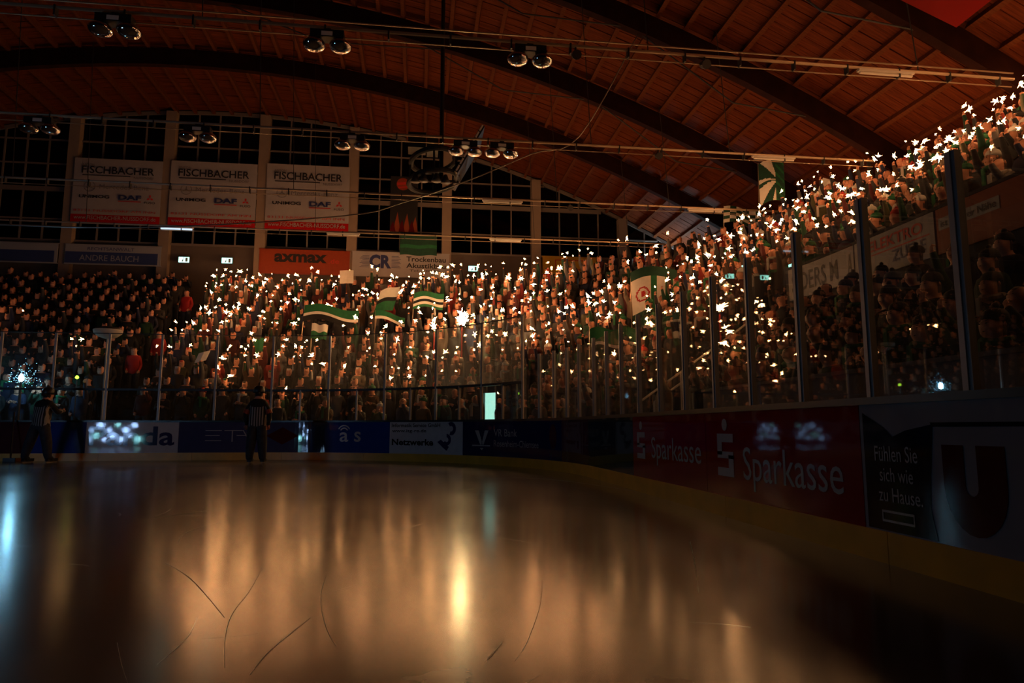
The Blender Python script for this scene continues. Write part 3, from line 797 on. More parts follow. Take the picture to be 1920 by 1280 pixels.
# everybody else in one crowd mesh, the other sparklers in one mesh
AV, AF, AM, AC = [], [], [], []; base = 0
for r in rest:
    V, Fc, T = GEO_LO[r['pose']]; ca, sa = math.cos(r['rot']) * r['sc'], math.sin(r['rot']) * r['sc']
    W = np.empty_like(V); W[:, 0] = V[:, 0] * ca - V[:, 1] * sa + r['x']; W[:, 1] = V[:, 0] * sa + V[:, 1] * ca + r['y']; W[:, 2] = V[:, 2] * r['sc'] + r['z']
    AV.append(W); AF += [tuple(base + i for i in f) for f in Fc]
    hatm = 5 if HATS[r['hat']][1] else 3
    AM += [hatm if t == 3 else t for t in T]
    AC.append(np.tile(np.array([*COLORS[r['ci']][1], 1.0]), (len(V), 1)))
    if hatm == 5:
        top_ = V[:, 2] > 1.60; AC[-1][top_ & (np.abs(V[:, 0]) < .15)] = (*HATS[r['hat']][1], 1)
    base += len(V)
    if r['lit']:
        for hp in POSES[r['pose']][1]:
            q = Vector((hp[0] * ca - hp[1] * sa + r['x'], hp[0] * sa + hp[1] * ca + r['y'], hp[2] * r['sc'] + r['z'] + .2)); sparks_rest.append((q, r))
me = bpy.data.meshes.new('crowd'); me.from_pydata(np.concatenate(AV).tolist(), [], AF)
for k in ['jacket_crowd', 'skin', 'trousers', 'hair', 'shoes', 'jacket_crowd']: me.materials.append(MAT[k])
me.polygons.foreach_set('material_index', AM)
me.polygons.foreach_set('use_smooth', [True] * len(AF))
ca_ = me.color_attributes.new('tint', 'FLOAT_COLOR', 'POINT'); ca_.data.foreach_set('color', np.concatenate(AC).astype(np.float32).ravel()); me.update()
props(link('crowd', me), 'packed crowd of spectators filling the stands behind the sparklers', 'crowd', None, 'stuff')
m_ = MB(); extra = 0
for q, r in sparks_rest:
    R = Matrix.Translation(q) @ Matrix.Rotation(random.uniform(0, 6), 4, 'X') @ Matrix.Rotation(random.uniform(0, 6), 4, 'Z') @ Matrix.Scale(.5 + 1.15 * random.random() ** 1.4, 4)
    st = STARS[random.randrange(6)]
    if N_SP + extra < 300:
        o = link('sparkler', WIRE, None, q - Vector((0, 0, .19))); c, h, w = describe(r); props(o, f"burning sparkler of {h} person in {c} jacket, {r['place']}", 'sparkler', 'sparklers held up in the stands')
        b = link('spark_burst', STAR_ME[random.randrange(6)], o, (0, 0, .19), (random.uniform(0, 6), random.uniform(0, 6), 0)); b.scale = (.45 + 1.05 * random.random() ** 1.4,) * 3
        extra += 1; continue
    m_.add([R @ Vector(p) for p in st.v], st.f)
    m_.bar(q - Vector((0, 0, .2)), q, .003, 3, 1)
props(m_.build('sparkler_lights', ['spark', 'dark_steel']), 'hundreds of burning sparklers twinkling above the crowd', 'sparklers', None, 'stuff')

# ---------------------------------------------------------------- referees on the ice
def stripes_mat():
    m = bpy.data.materials.new('referee_shirt'); m.use_nodes = True; nt = m.node_tree; b = nt.nodes['Principled BSDF']
    tc = nt.nodes.new('ShaderNodeTexCoord'); sp = nt.nodes.new('ShaderNodeSeparateXYZ'); mu = nt.nodes.new('ShaderNodeMath'); mu.operation = 'MULTIPLY'; mu.inputs[1].default_value = 17.0
    fr_ = nt.nodes.new('ShaderNodeMath'); fr_.operation = 'FRACT'; gt = nt.nodes.new('ShaderNodeMath'); gt.operation = 'GREATER_THAN'; gt.inputs[1].default_value = .5
    mx = nt.nodes.new('ShaderNodeMix'); mx.data_type = 'RGBA'; mx.inputs['A'].default_value = (.012, .012, .012, 1); mx.inputs['B'].default_value = (.30, .28, .27, 1)
    nt.links.new(tc.outputs['Object'], sp.inputs[0]); nt.links.new(sp.outputs['X'], mu.inputs[0]); nt.links.new(mu.outputs[0], fr_.inputs[0]); nt.links.new(fr_.outputs[0], gt.inputs[0])
    nt.links.new(gt.outputs[0], mx.inputs['Factor']); nt.links.new(mx.outputs['Result'], b.inputs['Base Color']); b.inputs['Roughness'].default_value = .8
    MAT['referee_shirt'] = m
stripes_mat()
def referee(loc, rot, arms, lean, legs, label, band):
    bn = body_bones(*arms, lean=lean, legs=legs, lk=1.38)
    V, Fc, T = person_geometry(bn, True, 2)
    for i, f in enumerate(Fc):
        c = Vector([sum(V[j][k] for j in f) / len(f) for k in range(3)])
        if T[i] == JK and c.z > 1.30: T[i] = 5          # black yoke
        if T[i] == JK and abs(c.x) > .21: T[i] = 5
        if T[i] == HR: T[i] = 5
    me = bpy.data.meshes.new('person'); me.from_pydata(V, [], Fc)
    for k in ['referee_shirt', 'skin', 'trousers', 'hair', 'shoes', 'black_cloth']: me.materials.append(MAT[k])
    me.polygons.foreach_set('material_index', T); me.polygons.foreach_set('use_smooth', [True] * len(Fc)); me.update()
    o = link('person', me, None, loc, rot); props(o, label, 'person')
    hd = bn[6]; m_ = MB()
    m_.lathe([(.128, -.03), (.134, .0), (.132, .05), (.115, .10), (.075, .135), (.02, .15)], 16); m_.box(-.05, .05, -.02, .14, -.07, -.02)
    m_.build('helmet', 'black_plastic', o, True, (hd[0], hd[1] + .01, hd[2] + .01))
    for j in (20, 24):
        a = bn[j]; s_ = MB(); s_.box(-.045, .045, -.20, .07, .035, .10); s_.box(-.035, .035, -.03, .06, .10, .20)
        sk_ = s_.build('skate', 'black_plastic', o, False, (a[0], a[1] + .10, -.02)); bl = MB(); bl.box(-.004, .004, -.22, .08, .0, .035); bl.build('blade', 'steel', sk_)
    if band:
        for i, j in ((9, 10), (13, 14)):
            a, b = Vector(bn[i][:3]), Vector(bn[j][:3]); q = MB(); q.tube([a.lerp(b, .62), a.lerp(b, .95)], .078, 10); q.build('armband', 'sign_orange', o)
    o.scale = (1.07,) * 3
    return o
referee((-4.07, 18.05, .022), (0, 0, PI), (((.27, .03, 1.12), (.25, -.02, .90), (.25, -.03, .82)), mir(((.27, .03, 1.12), (.25, -.02, .90), (.25, -.03, .82)))), .04, ((.125, 0), (-.125, 0)),
        'referee in striped shirt, black helmet and orange armbands standing on the ice', True)
referee((-9.62, 19.0, .022), (0, 0, PI - .35), (((.20, -.20, 1.18), (.12, -.42, 1.22), (.08, -.50, 1.24)), mir(((.20, -.20, 1.18), (.12, -.42, 1.22), (.08, -.50, 1.24)))), .22, ((.20, .05), (-.16, -.06)),
        'linesman in dark striped shirt leaning forward with legs apart', False)

# hockey stick leaning on the end boards
m_ = MB(); m_.tube([(0, 0, 1.30), (.16, -.28, .10)], .022, 6); hs = m_.build('shaft', 'black_plastic')
st = empty('hockey_stick', (-10.75, 19.93, 0)); props(st, 'black hockey stick leaning against the end boards', 'stick'); hs.parent = st
m_ = MB(); m_.box(-.02, .28, -.30, -.27, .0, .10); m_.build('blade', 'black_plastic', st)

# stewards in red on the stair aisle
for k, (x, d, lab) in enumerate(((-9.45, 4.0, 'steward in red jacket low on the stair aisle of the end stand'), (-9.10, 5.1, 'steward in red jacket halfway up the stair aisle'), (-9.35, 8.4, 'steward in red jacket high on the stair aisle'))):
    kk = round((d - D1) / ROW); dd = D1 + ROW * kk
    o = link('person', ME_HI[6], None, (x, YE + dd, row_z(dd, 0)), (0, 0, .2 - .2 * k)); o.color = (.45, .02, .015, 1); props(o, lab, 'person')

# ================================================================ banners and signs on the end wall
def wall_place(y):
    def place(u, v): return (u, y, v)
    return place
def banner(x0, x1, z0, z1, label):
    m_ = MB(); nu, nv = 12, 8; vs = []
    for j in range(nv + 1):
        for i in range(nu + 1):
            u, v = i / nu, j / nv; vs.append((x0 + (x1 - x0) * u, YW - .40 - .02 * math.sin(3 * PI * u) * math.sin(PI * v), z0 + (z1 - z0) * v))
    nb = len(vs); vs += [(x, y + .012, z) for x, y, z in vs]
    idx = lambda i, j: j * (nu + 1) + i
    for_f = []; mi = []
    m_.add(vs, [])
    for j in range(nv):
        for i in range(nu):
            q = (idx(i, j), idx(i + 1, j), idx(i + 1, j + 1), idx(i, j + 1)); k = 1 if j < 1 else 0
            m_.f.append(q); m_.m.append(k); m_.f.append(tuple(nb + a for a in reversed(q))); m_.m.append(k)
    root = m_.build('banner', ['banner_white', 'banner_red'], None, True); props(root, label, 'banner', 'sponsor banners hanging in the window bays')
    W, H = x1 - x0, z1 - z0; P = wall_place(YW - .435)
    L = lambda b, u, v, w, h, m, bold=0, sh=0: lettering('lettering', b, x0 + u * W, z0 + v * H, w * W, h * H, P, m, root, bold, sh)
    L('ANTON', .09, .875, .14, .04, 'print_grey'); L('FISCHBACHER', .09, .76, .82, .115, 'print_black', .012); L('NUSSDORF', .68, .695, .23, .04, 'print_grey')
    shape('underline', [[(x0 + .10 * W, z0 + .725 * H), (x0 + .64 * W, z0 + .725 * H), (x0 + .64 * W, z0 + .738 * H), (x0 + .10 * W, z0 + .738 * H)]], P, 'print_black', root)
    cx, cz, R_ = x0 + .19 * W, z0 + .555 * H, .065 * W
    star = []
    for k in range(3):
        a = PI / 2 + 2 * PI * k / 3; star.append([(cx + R_ * .95 * math.cos(a), cz + R_ * .95 * math.sin(a)), (cx + R_ * .16 * math.cos(a + 1.05), cz + R_ * .16 * math.sin(a + 1.05)), (cx, cz), (cx + R_ * .16 * math.cos(a - 1.05), cz + R_ * .16 * math.sin(a - 1.05))])
    shape('emblem', ring(cx, cz, R_ * .88, R_, n=24) + star, P, 'print_grey', root)
    L('Mercedes-Benz', .30, .525, .56, .07, 'print_grey')
    L('UNIMOG', .08, .375, .34, .05, 'print_black', .03); L('DAF', .52, .365, .26, .075, 'print_blue', .04)
    shape('underline', [[(x0 + .52 * W, z0 + .335 * H), (x0 + .78 * W, z0 + .335 * H), (x0 + .78 * W, z0 + .348 * H), (x0 + .52 * W, z0 + .348 * H)]], P, 'print_red', root)
    dm = []
    for k in range(3):
        a = PI / 2 + 2 * PI * k / 3; r = .045 * W; ex, ez = math.cos(a), math.sin(a); o = (x0 + .88 * W, z0 + .405 * H)
        dm.append([o, (o[0] + r * (.5 * ex - .29 * ez), o[1] + r * (.5 * ez + .29 * ex)), (o[0] + r * ex, o[1] + r * ez), (o[0] + r * (.5 * ex + .29 * ez), o[1] + r * (.5 * ez - .29 * ex))])
    shape('emblem', dm, P, 'print_red', root); L('FUSO', .82, .315, .12, .035, 'print_black')
    L('83131 NUSSDORF AM INN', .03, .165, .92, .035, 'print_red'); L('www.FISCHBACHER-NUSSDORF.de', .04, .045, .92, .06, 'print_white')
    return root
banner(-15.2, -11.55, 9.75, 12.66, 'white sponsor banner with red foot, hung in the dim window bay over the blue signs')
banner(-11.2, -7.5, 9.75, 12.74, 'white sponsor banner with red foot, hung between two other such banners')
banner(-7.08, -3.4, 9.75, 12.82, 'white sponsor banner with red foot, hung above the orange axmax sign')
def sign(name, x0, x1, z0, z1, m, label, y=YW - .02, t=.05, cat='sign'):
    mm = MB(); mm.box(x0, x1, y - t, y, z0, z1); mm.box(x0 - .03, x1 + .03, y - t * .6, y + .01, z0 - .03, z0); mm.box(x0 - .03, x1 + .03, y - t * .6, y + .01, z1, z1 + .03)
    o = mm.build(name, m); props(o, label, cat); return o, wall_place(y - t - .006)
YS = YW - .34
o, P = sign('advertising_sign', -7.25, -3.3, 7.75, 8.83, 'sign_orange', 'orange axmax advertising sign on the end wall', YS)
lettering('lettering', 'axmax', -6.6, 8.25, 2.3, .40, P, 'print_black', o, .04); lettering('lettering', '.de', -4.22, 8.25, .45, .22, P, 'print_red', o)
o, P = sign('advertising_sign', -3.18, 1.22, 7.75, 8.86, 'banner_white', 'white sign with striped CR letters and drywall firm name on the end wall', YS)
lettering('lettering', 'CR', -2.42, 8.10, .98, .64, P, 'print_blue', o, .05)
for k in range(9):
    z = 8.14 + .066 * k
    shape('speed_line', [[(-2.85 + .06 * (k % 3), z), (-2.42, z), (-2.42, z + .02), (-2.85 + .06 * (k % 3), z + .02)]], P, 'print_blue', o)
    shape('speed_line', [[(-1.42, z), (-1.0 - .05 * (k % 3), z), (-1.0 - .05 * (k % 3), z + .02), (-1.42, z + .02)]], P, 'print_blue', o)
lettering('lettering', 'Trockenbau', -.75, 8.46, 1.8, .24, P, 'print_black', o, .02); lettering('lettering', 'Akustikbau', -.75, 8.16, 1.8, .23, P, 'print_black', o, .02)
lettering('lettering', 'Tel. 08031', -.60, 7.99, 1.3, .10, P, 'print_black', o)
for x0, x1, lab, a, b in ((-15.3, -11.4, 'dark blue and grey lawyer sign under the dim banner', 'RECHTSANWALT', 'ANDRE BAUCH'), (-18.9, -15.6, 'dark blue and grey sign at the dark end of the end wall', None, None)):
    o, P = sign('advertising_sign', x0, x1, 7.92, 8.76, 'sign_grey', lab, YS)
    mm = MB(); mm.box(x0 + .02, x1 - .12, YS - .065, YS - .05, 7.94, 8.44); mm.build('blue_field', 'sign_blue', o)
    P2 = wall_place(YS - .07)
    if a: lettering('lettering', a, x0 + .9, 8.52, 1.9, .14, P, 'print_blue', o); lettering('lettering', b, x0 + .6, 8.05, 2.4, .26, P2, 'sign_grey', o)
o, P = sign('advertising_sign', 5.6, 8.2, 8.12, 8.92, 'sign_yellow', 'yellow sign with red frame on the end wall behind the back row', YS)
shape('frame_line', [[(6.2, 8.3), (7.9, 8.3), (7.9, 8.34), (6.2, 8.34)], [(6.2, 8.74), (7.9, 8.74), (7.9, 8.78), (6.2, 8.78)], [(6.2, 8.34), (6.24, 8.34), (6.24, 8.74), (6.2, 8.74)], [(7.86, 8.34), (7.9, 8.34), (7.9, 8.74), (7.86, 8.74)]], P, 'print_red', o)
# dark banner with round emblem and flames
mm = MB(); mm.box(-1.55, -.28, YW - .14, YW - .11, 9.90, 12.60); o = mm.build('banner', 'print_black'); props(o, 'tall black banner with round orange emblem and flames at its foot', 'banner')
P = wall_place(YW - .15); shape('emblem', [disc(-.98, 12.22, .30)], P, 'sign_orange', o); P2 = wall_place(YW - .156)
shape('emblem_band', [[(-1.25, 12.16), (-.73, 12.22), (-.73, 12.34), (-1.25, 12.28)], [(-1.2, 12.02), (-.75, 12.07), (-.75, 12.13), (-1.2, 12.08)]], P2, 'print_red', o)
for k, (x, h) in enumerate(((-1.42, .5), (-1.22, .95), (-1.0, .6), (-.78, .9), (-.55, .55), (-.40, .75))):
    shape('flame', [[(x - .14, 9.92), (x + .14, 9.92), (x + .10, 9.92 + h * .4), (x + .02, 9.92 + h), (x - .09, 9.92 + h * .5)]], P if k % 2 else P2, 'flame_print' if k % 2 else 'board_maroon', o)
# parapet signs
def par_place(off=.0):
    def place(u, v):
        x, y = plan(u, D_PAR - .16 - off); return (x, y, v)
    return place
def parapet_sign(s0, s1, z0, z1, m, label):
    mm = MB(); strip(mm, s0, s1, D_PAR - .155, D_PAR - .105, z0, z1, 0, .2); o = mm.build('advertising_sign', m); props(o, label, 'sign'); return o
PP, PP2 = par_place(.002), par_place(.008)
o = parapet_sign(20.55, 22.0, 3.62, 4.30, 'banner_white', 'cream sign with bold SIDERS lettering on the parapet')
lettering('lettering', 'SIDERS M', 20.62, 3.76, .92, .40, PP, 'print_black', o, .01); lettering('lettering', 'A', 21.82, 3.76, .13, .40, PP, 'print_black', o, .01)
o = parapet_sign(22.04, 24.05, 3.58, 4.30, 'banner_white', 'white ELEKTRO sign with red underline on the parapet')
lettering('lettering', 'ELEKTRO', 22.45, 4.02, 1.35, .20, PP, 'print_red', o, .02); lettering('lettering', 'ZUFLE', 23.05, 3.72, .80, .20, PP, 'print_blue', o, .01)
shape('underline', [[(22.2, 3.95), (23.95, 3.95), (23.95, 3.97), (22.2, 3.97)]], PP, 'print_red', o)
o = parapet_sign(24.1, 25.9, 3.58, 4.30, 'sign_orange', 'orange sign with a white slogan strip on the parapet')
shape('strip', [[(24.15, 3.95), (25.3, 3.95), (25.3, 4.14), (24.15, 4.14)]], PP, 'print_white', o); lettering('lettering', 'ist in Ihrer Nähe', 24.2, 3.99, 1.05, .11, PP2, 'print_black', o, .01)
o = parapet_sign(25.95, 29.0, 3.58, 4.30, 'sign_grey', 'plain grey sign beside the orange slogan sign on the parapet')

# ================================================================ overhead: rails, lamps, scoreboard
RZ = 8.18
RY = [12.08, 16.58, 21.08, 25.58]
names = ['rink-side', 'second', 'third', 'rearmost']
for i, y in enumerate(RY):
    xe = 12.3 if i < 3 else 9.6
    R_ = empty('lighting_rail', (0, y, RZ)); props(R_, ['long overhead pipe rail carrying three twin floodlights', 'long overhead pipe rail carrying five twin floodlights', 'overhead pipe rail with two tube lamps between scoreboard and end stand', 'overhead pipe rail crossing just under the banners'][i], 'rail')
    mm = MB(); mm.bar((-15, 0, 0), (xe, 0, 0), .032, 6); mm.build('pipe', 'galvanized', R_)
    mm = MB(); mm.bar((-15, .07, -.14), (xe, .07, -.14), .012, 4); mm.build('cable', 'galvanized', R_)
    if i == 0:
        mm = MB(); mm.bar((-15, .0, .13), (xe, .0, .13), .016, 4); mm.build('cable', 'galvanized', R_)
    cm = MB(); cm.box(-.015, .015, -.035, .085, -.155, .04); cme = cm.mesh('clip', 'dark_steel'); x = -14.5
    while x < xe: link('clip', cme, R_, (x, 0, 0)); x += 1.15
    for x in (-12.0, -4.0, 4.3, 8.1 if i else 10.1):
        if x > xe: continue
        hh = soffit(x) + BEAM_H + .05 - RZ; mm = MB(); mm.bar((x, 0, 0), (x - .25, 0, hh), .012, 4); mm.build('hanger_wire', 'dark_steel', R_)
hb = MB(); hb.box(-.30, .30, -.12, .12, .10, .24); hb.box(-.06, .06, -.05, .05, .24, .30); HOUS = hb.mesh('housing', 'black_plastic')
lb = MB(); lb.box(-.10, .10, -.125, -.12, .12, .20); PLATE = lb.mesh('label_plate', 'lamp_white')
dm_ = MB(); dm_.lathe([(.10, .12), (.20, .02), (.205, .0), (.20, -.03), (.17, -.075), (.11, -.105), (.04, -.118), (.004, -.12)], 20); DOME = dm_.mesh('reflector', 'chrome', True)
for i, y, XSL in ((0, 12.08, (-5.45, -1.8, 1.96)), (1, 16.58, (-8.96, -5.43, -1.78, 1.02, 1.95))):
    for j, x in enumerate(XSL):
        e = empty('floodlight', (x, y, 7.84)); where = ['over the rink-side rail', 'on the rail before the scoreboard'][i]
        props(e, f"unlit twin-bowl floodlight, {ordinal(j)} from the dark end of the {'three-lamp' if i == 0 else 'five-lamp'} rail", 'floodlight', 'twin floodlights on the rails')
        link('housing', HOUS, e); link('label_plate', PLATE, e)
        for sx in (-.235, .235): link('reflector', DOME, e, (sx, 0, 0))
TUBES = [(0, 8.74, 9.97, 0), (1, 8.74, 9.95, 0), (2, 1.86, 3.16, 0), (2, 8.74, 9.96, 0), (3, -9.49, -8.35, 1), (3, -3.59, -2.37, 0), (3, 2.54, 3.79, 0)]
TL = ['long tube lamp at the far end of the three-lamp rail', 'long tube lamp on the five-lamp rail above the waving radial flag', 'tube lamp on the rail just below the hanging cable', 'tube lamp on the rail near the chequered flag', 'faintly glowing bluish tube lamp under the banners', 'tube lamp under the banner above the axmax sign', 'tube lamp in front of the window beside the green wall flag']
for (i, xa, xb, on), lab in zip(TUBES, TL):
    e = empty('tube_lamp', ((xa + xb) / 2, RY[i], RZ - .08)); props(e, lab, 'tube lamp', 'tube lamps on the rails'); w = (xb - xa) / 2
    mm = MB(); mm.box(-w, w, -.05, .05, .0, .045); mm.build('tray', 'lamp_white', e)
    mm = MB(); mm.bar((-w + .03, 0, -.028), (w - .03, 0, -.028), .028, 8); mm.build('tube', 'tube_cool' if on else 'lamp_white', e)
for k, (i, x, lab) in enumerate(((0, 2.85, 'small black spotlight clamped to the three-lamp rail'), (0, 5.45, 'black spotlight clamped on the three-lamp rail over the side stand'), (1, 6.1, 'black spotlight clamped to the five-lamp rail'), (2, 4.72, 'small spotlight under the tube lamp rail'))):
    e = empty('spotlight', (x, RY[i] - .01, RZ - .034)); props(e, lab, 'spotlight'); mm = MB(); mm.bar((0, 0, 0), (0, 0, -.12), .02, 6); mm.build('bracket', 'dark_steel', e)
    mm = MB(); mm.tube([(0, .10, -.10), (0, -.10, -.20)], .07, 10, 0, .095); mm.build('can', 'black_plastic', e)
# scoreboard rig
sb = empty('scoreboard', (.48, 19.0, 7.9)); props(sb, 'dark video scoreboard rig hanging on a mast over the ice', 'scoreboard')
mm = MB(); mm.bar((0, 0, 0), (0, 0, soffit(.48) + BEAM_H - 7.9), .06, 8); mm.build('mast', 'black_plastic', sb)
for z, r in ((.0, .70), (.62, .64)):
    mm = MB(); mm.tube([(-.22 + r * math.cos(t), .9 * math.sin(t), z + .10 * math.cos(t)) for t in [2 * PI * k / 24 for k in range(25)]], .075, 8); mm.build('ring_frame', 'black_cloth', sb)
for t in (0, 1.57, 3.14, 4.71):
    mm = MB(); mm.bar((-.22 + .70 * math.cos(t), .9 * math.sin(t), 0), (-.22 + .64 * math.cos(t), .88 * math.sin(t), .65), .03, 5); mm.build('strut', 'black_cloth', sb)
mm = MB(); mm.bar((-.92, 0, .02), (.5, 0, .02), .04, 5); mm.build('crossbar', 'black_cloth', sb)
pn = MB(); a, b = Vector((.35, 0, .05)), Vector((1.10, 0, 1.45)); nrm = Vector((1.45 - .05, 0, -(1.10 - .35))).normalized() * .10
vs = []
for yy in (-.75, .75):
    for p in (a, b, b + nrm, a + nrm): vs.append((p.x, yy, p.z))
pn.add(vs, [(0, 1, 2, 3), (7, 6, 5, 4), (0, 4, 5, 1), (1, 5, 6, 2), (2, 6, 7, 3), (3, 7, 4, 0)]); dp = pn.build('display_panel', 'black_plastic', sb)
fr_ = MB()
d_ = (b - a)
for k in range(7):
    p = a + d_ * (k / 7 + .02) + nrm * .35; q = a + d_ * ((k + .8) / 7 + .02) + nrm * .35
    fr_.bar((p.x, -.765, p.z), (q.x, -.765, q.z), .028, 4)
fr_.build('edge_rail', 'lamp_white', dp)
mm = MB(); mm.box(-.95, -.45, -.35, .2, .85, 1.30); mm.build('loudspeaker', 'black_plastic', sb)
mm = MB(); mm.box(-.42, -.1, -.3, .2, .8, 1.2); mm.build('loudspeaker', 'dark_steel', sb)
for x in (-.72, -.5, -.15, .1):
    mm = MB(); mm.lathe([(.05, .02), (.10, -.12), (.14, -.20)], 10); mm.build('lamp_cone', 'dark_steel', sb, True, (x, -.85 + .3 * abs(x + .25), -.10))
# sagging cable
mm = MB(); pts = [(-14, 19, 6.2), (-8, 19, 6.2), (-2.29, 19, 6.76), (-.52, 19, 7.26), (1.29, 18.6, 7.85), (3.01, 18.2, 8.55), (4.3, 17.9, 9.0), (5.9, 17.3, soffit(5.9) + .05)]
fine = []
for i in range(len(pts) - 1):
    p0, p1, p2, p3 = (Vector(pts[max(0, i - 1)]), Vector(pts[i]), Vector(pts[i + 1]), Vector(pts[min(len(pts) - 1, i + 2)]))
    for t in (0, .2, .4, .6, .8): fine.append(.5 * ((2 * p1) + (p2 - p0) * t + (2 * p0 - 5 * p1 + 4 * p2 - p3) * t * t + (3 * p1 - p0 - 3 * p2 + p3) * t ** 3))
fine.append(Vector(pts[-1]))
mm.tube(fine, .018, 5); props(mm.build('hanging_cable', 'steel', None, True), 'long sagging cable slung from a roof beam past the scoreboard', 'cable')
# red hanging sign over the side
mm = MB(); A = [(8.24, 9.0), (5.6, 7.98), (8.15, 6.6)]
mm.add([(x, y, 7.11) for x, y in A] + [(x, y, 8.6) for x, y in A], [(0, 1, 2), (5, 4, 3), (0, 3, 4, 1), (1, 4, 5, 2), (2, 5, 3, 0)])
o = mm.build('hanging_sign', 'banner_red'); props(o, 'large red three-sided sign hanging under the roof', 'sign')
mm = MB(); mm.bar((7.3, 7.9, 8.55), (7.3, 7.9, soffit(7.3) + BEAM_H), .015, 4); mm.build('suspension', 'dark_steel', o)

# ================================================================ exit signs, doorway, lamps, railing
def exit_sign(loc, label, rot=0, w=.22, k=1.0):
    e = empty('exit_sign', loc, (0, 0, rot)); props(e, label, 'exit sign'); e.scale = (k, k, k)
    mm = MB(); mm.box(-w - .02, w + .02, 0, .06, -.14, .14); mm.build('case', 'dark_steel', e); mm = MB(); mm.box(-w, w, -.012, 0, -.12, .12); mm.build('lit_face', 'exit_green', e)
    mm = MB(); mm.add([(-.10, -.016, -.09), (-.04, -.016, -.09), (-.01, -.016, .0), (-.05, -.016, .02)], [(0, 1, 2, 3)]); mm.add([(-.03, -.016, .05), (.02, -.016, .05), (.02, -.016, .09), (-.03, -.016, .09)], [(0, 1, 2, 3)]); mm.box(.06, .16, -.018, -.014, -.09, .09); mm.build('pictogram', 'print_white', e)
exit_sign((-10.42, YW - .40, 8.22), 'lit green exit sign over the back row, beside the blue lawyer sign'); exit_sign((-8.61, YW - .40, 8.24), 'lit green exit sign over the back row, beside the orange sign'); exit_sign((2.35, YW - .05, 8.30), 'lit green exit sign on the end wall beside the white CR sign')
for s, d, z, lab in ((19.0, 6.0, 5.05, 'small lit exit sign on a pole in the corner stand'), (20.35, 5.35, 4.5, 'small lit exit sign on a pole where the parapet begins'), (23.2, 4.55, 3.35, 'small lit exit sign under the ELEKTRO sign'), (24.6, 4.4, 2.85, 'small lit exit sign under the orange parapet sign'), (25.2, 4.4, 2.85, 'small lit exit sign under the plain grey parapet sign')):
    x, y = plan(s, d); exit_sign((x, y, z), lab, facing(s), .20, .36)
    bz = row_z(D1 + ROW * round((d - D1) / ROW), s); mm = MB(); mm.bar((0, .05, (bz - z) / .36), (0, .05, -.12), .04, 6); q = mm.build('pole', 'dark_steel'); q.parent = [o for o in COL.objects if o.name.startswith('exit_sign')][-1]
# lit doorway under the corner stand
x, y = plan(DOOR_S, 1.42); D_ = empty('door_1', (x, y, -.03), (0, 0, facing(DOOR_S))); props(D_, 'brightly lit open doorway behind the boards', kind='structure')
mm = MB(); mm.box(-.40, .40, .08, .10, 0, 1.95); mm.build('lit_room', 'door_light', D_)
mm = MB(); mm.box(-.50, -.24, -.02, .12, 0, 2.02); mm.box(.24, .50, -.02, .12, 0, 2.02); mm.box(-.24, .24, -.02, .12, 1.86, 2.02); mm.build('frame', 'dark_concrete', D_)
mm = MB(); mm.box(-.24, -.215, -.06, .08, 0, 1.86); mm.build('door_leaf', 'dark_steel', D_)
# post lamp with wide bowl
e = empty('bowl_lamp', (-8.86, 20.62, -.03)); props(e, 'wide white bowl lamp on a thin pole behind the end glass', 'lamp')
mm = MB(); mm.bar((0, 0, 0), (0, 0, 3.45), .025, 8); mm.build('pole', 'post_metal', e)
mm = MB(); mm.lathe([(.05, 3.42), (.24, 3.48), (.36, 3.58), (.38, 3.66), (.37, 3.68), (.02, 3.66)], 24); mm.build('bowl', 'opal_plastic', e, True)
mm = MB(); mm.lathe([(.36, 3.68), (.30, 3.74), (.1, 3.78), (.01, 3.79)], 20); mm.build('cap', 'dark_steel', e, True)
# blue spark fountain behind the end glass
e = empty('spark_fountain', (-11.28, 21.1, -.03)); props(e, 'blue firework fountain spraying sparks behind the end glass', 'firework')
mm = MB(); mm.lathe([(.10, 0), (.09, .05), (.05, .10), (.03, 2.20), (.05, 2.22)], 10); mm.build('stand', 'dark_steel', e)
mm = MB(); mm.lathe([(.01, 2.22), (.06, 2.26), (.07, 2.33), (.045, 2.40), (.01, 2.44)], 10); mm.build('flame_core', 'blue_core', e, True)
mm = MB()
for k in range(170):
    v = Vector((random.gauss(0, .17), random.gauss(0, .15), random.gauss(.0, .17))); q = .006 * random.uniform(.4, 1.4); c = v + Vector((0.05, 0, 2.33))
    mm.add([c + Vector((q, 0, 0)), c + Vector((-q, q, 0)), c + Vector((-q, -q, 0)), c + Vector((0, 0, q * 1.6))], [(0, 2, 1), (0, 1, 3), (1, 2, 3), (2, 0, 3)])
o = mm.build('spark_spray', 'blue_spark', e); o['kind'] = 'stuff'
# lime signal lamp
e = empty('signal_lamp', (-9.9, 21.3, -.03)); props(e, 'small lime signal lamp on a thin stand behind the end glass', 'lamp'); mm = MB(); mm.bar((0, 0, 0), (0, 0, 2.32), .015, 6); mm.build('stand', 'dark_steel', e)
mm = MB(); mm.lathe([(.01, 2.32), (.045, 2.34), (.05, 2.37), (.03, 2.41), (.005, 2.42)], 10); mm.build('bulb', 'lime_lamp', e, True)
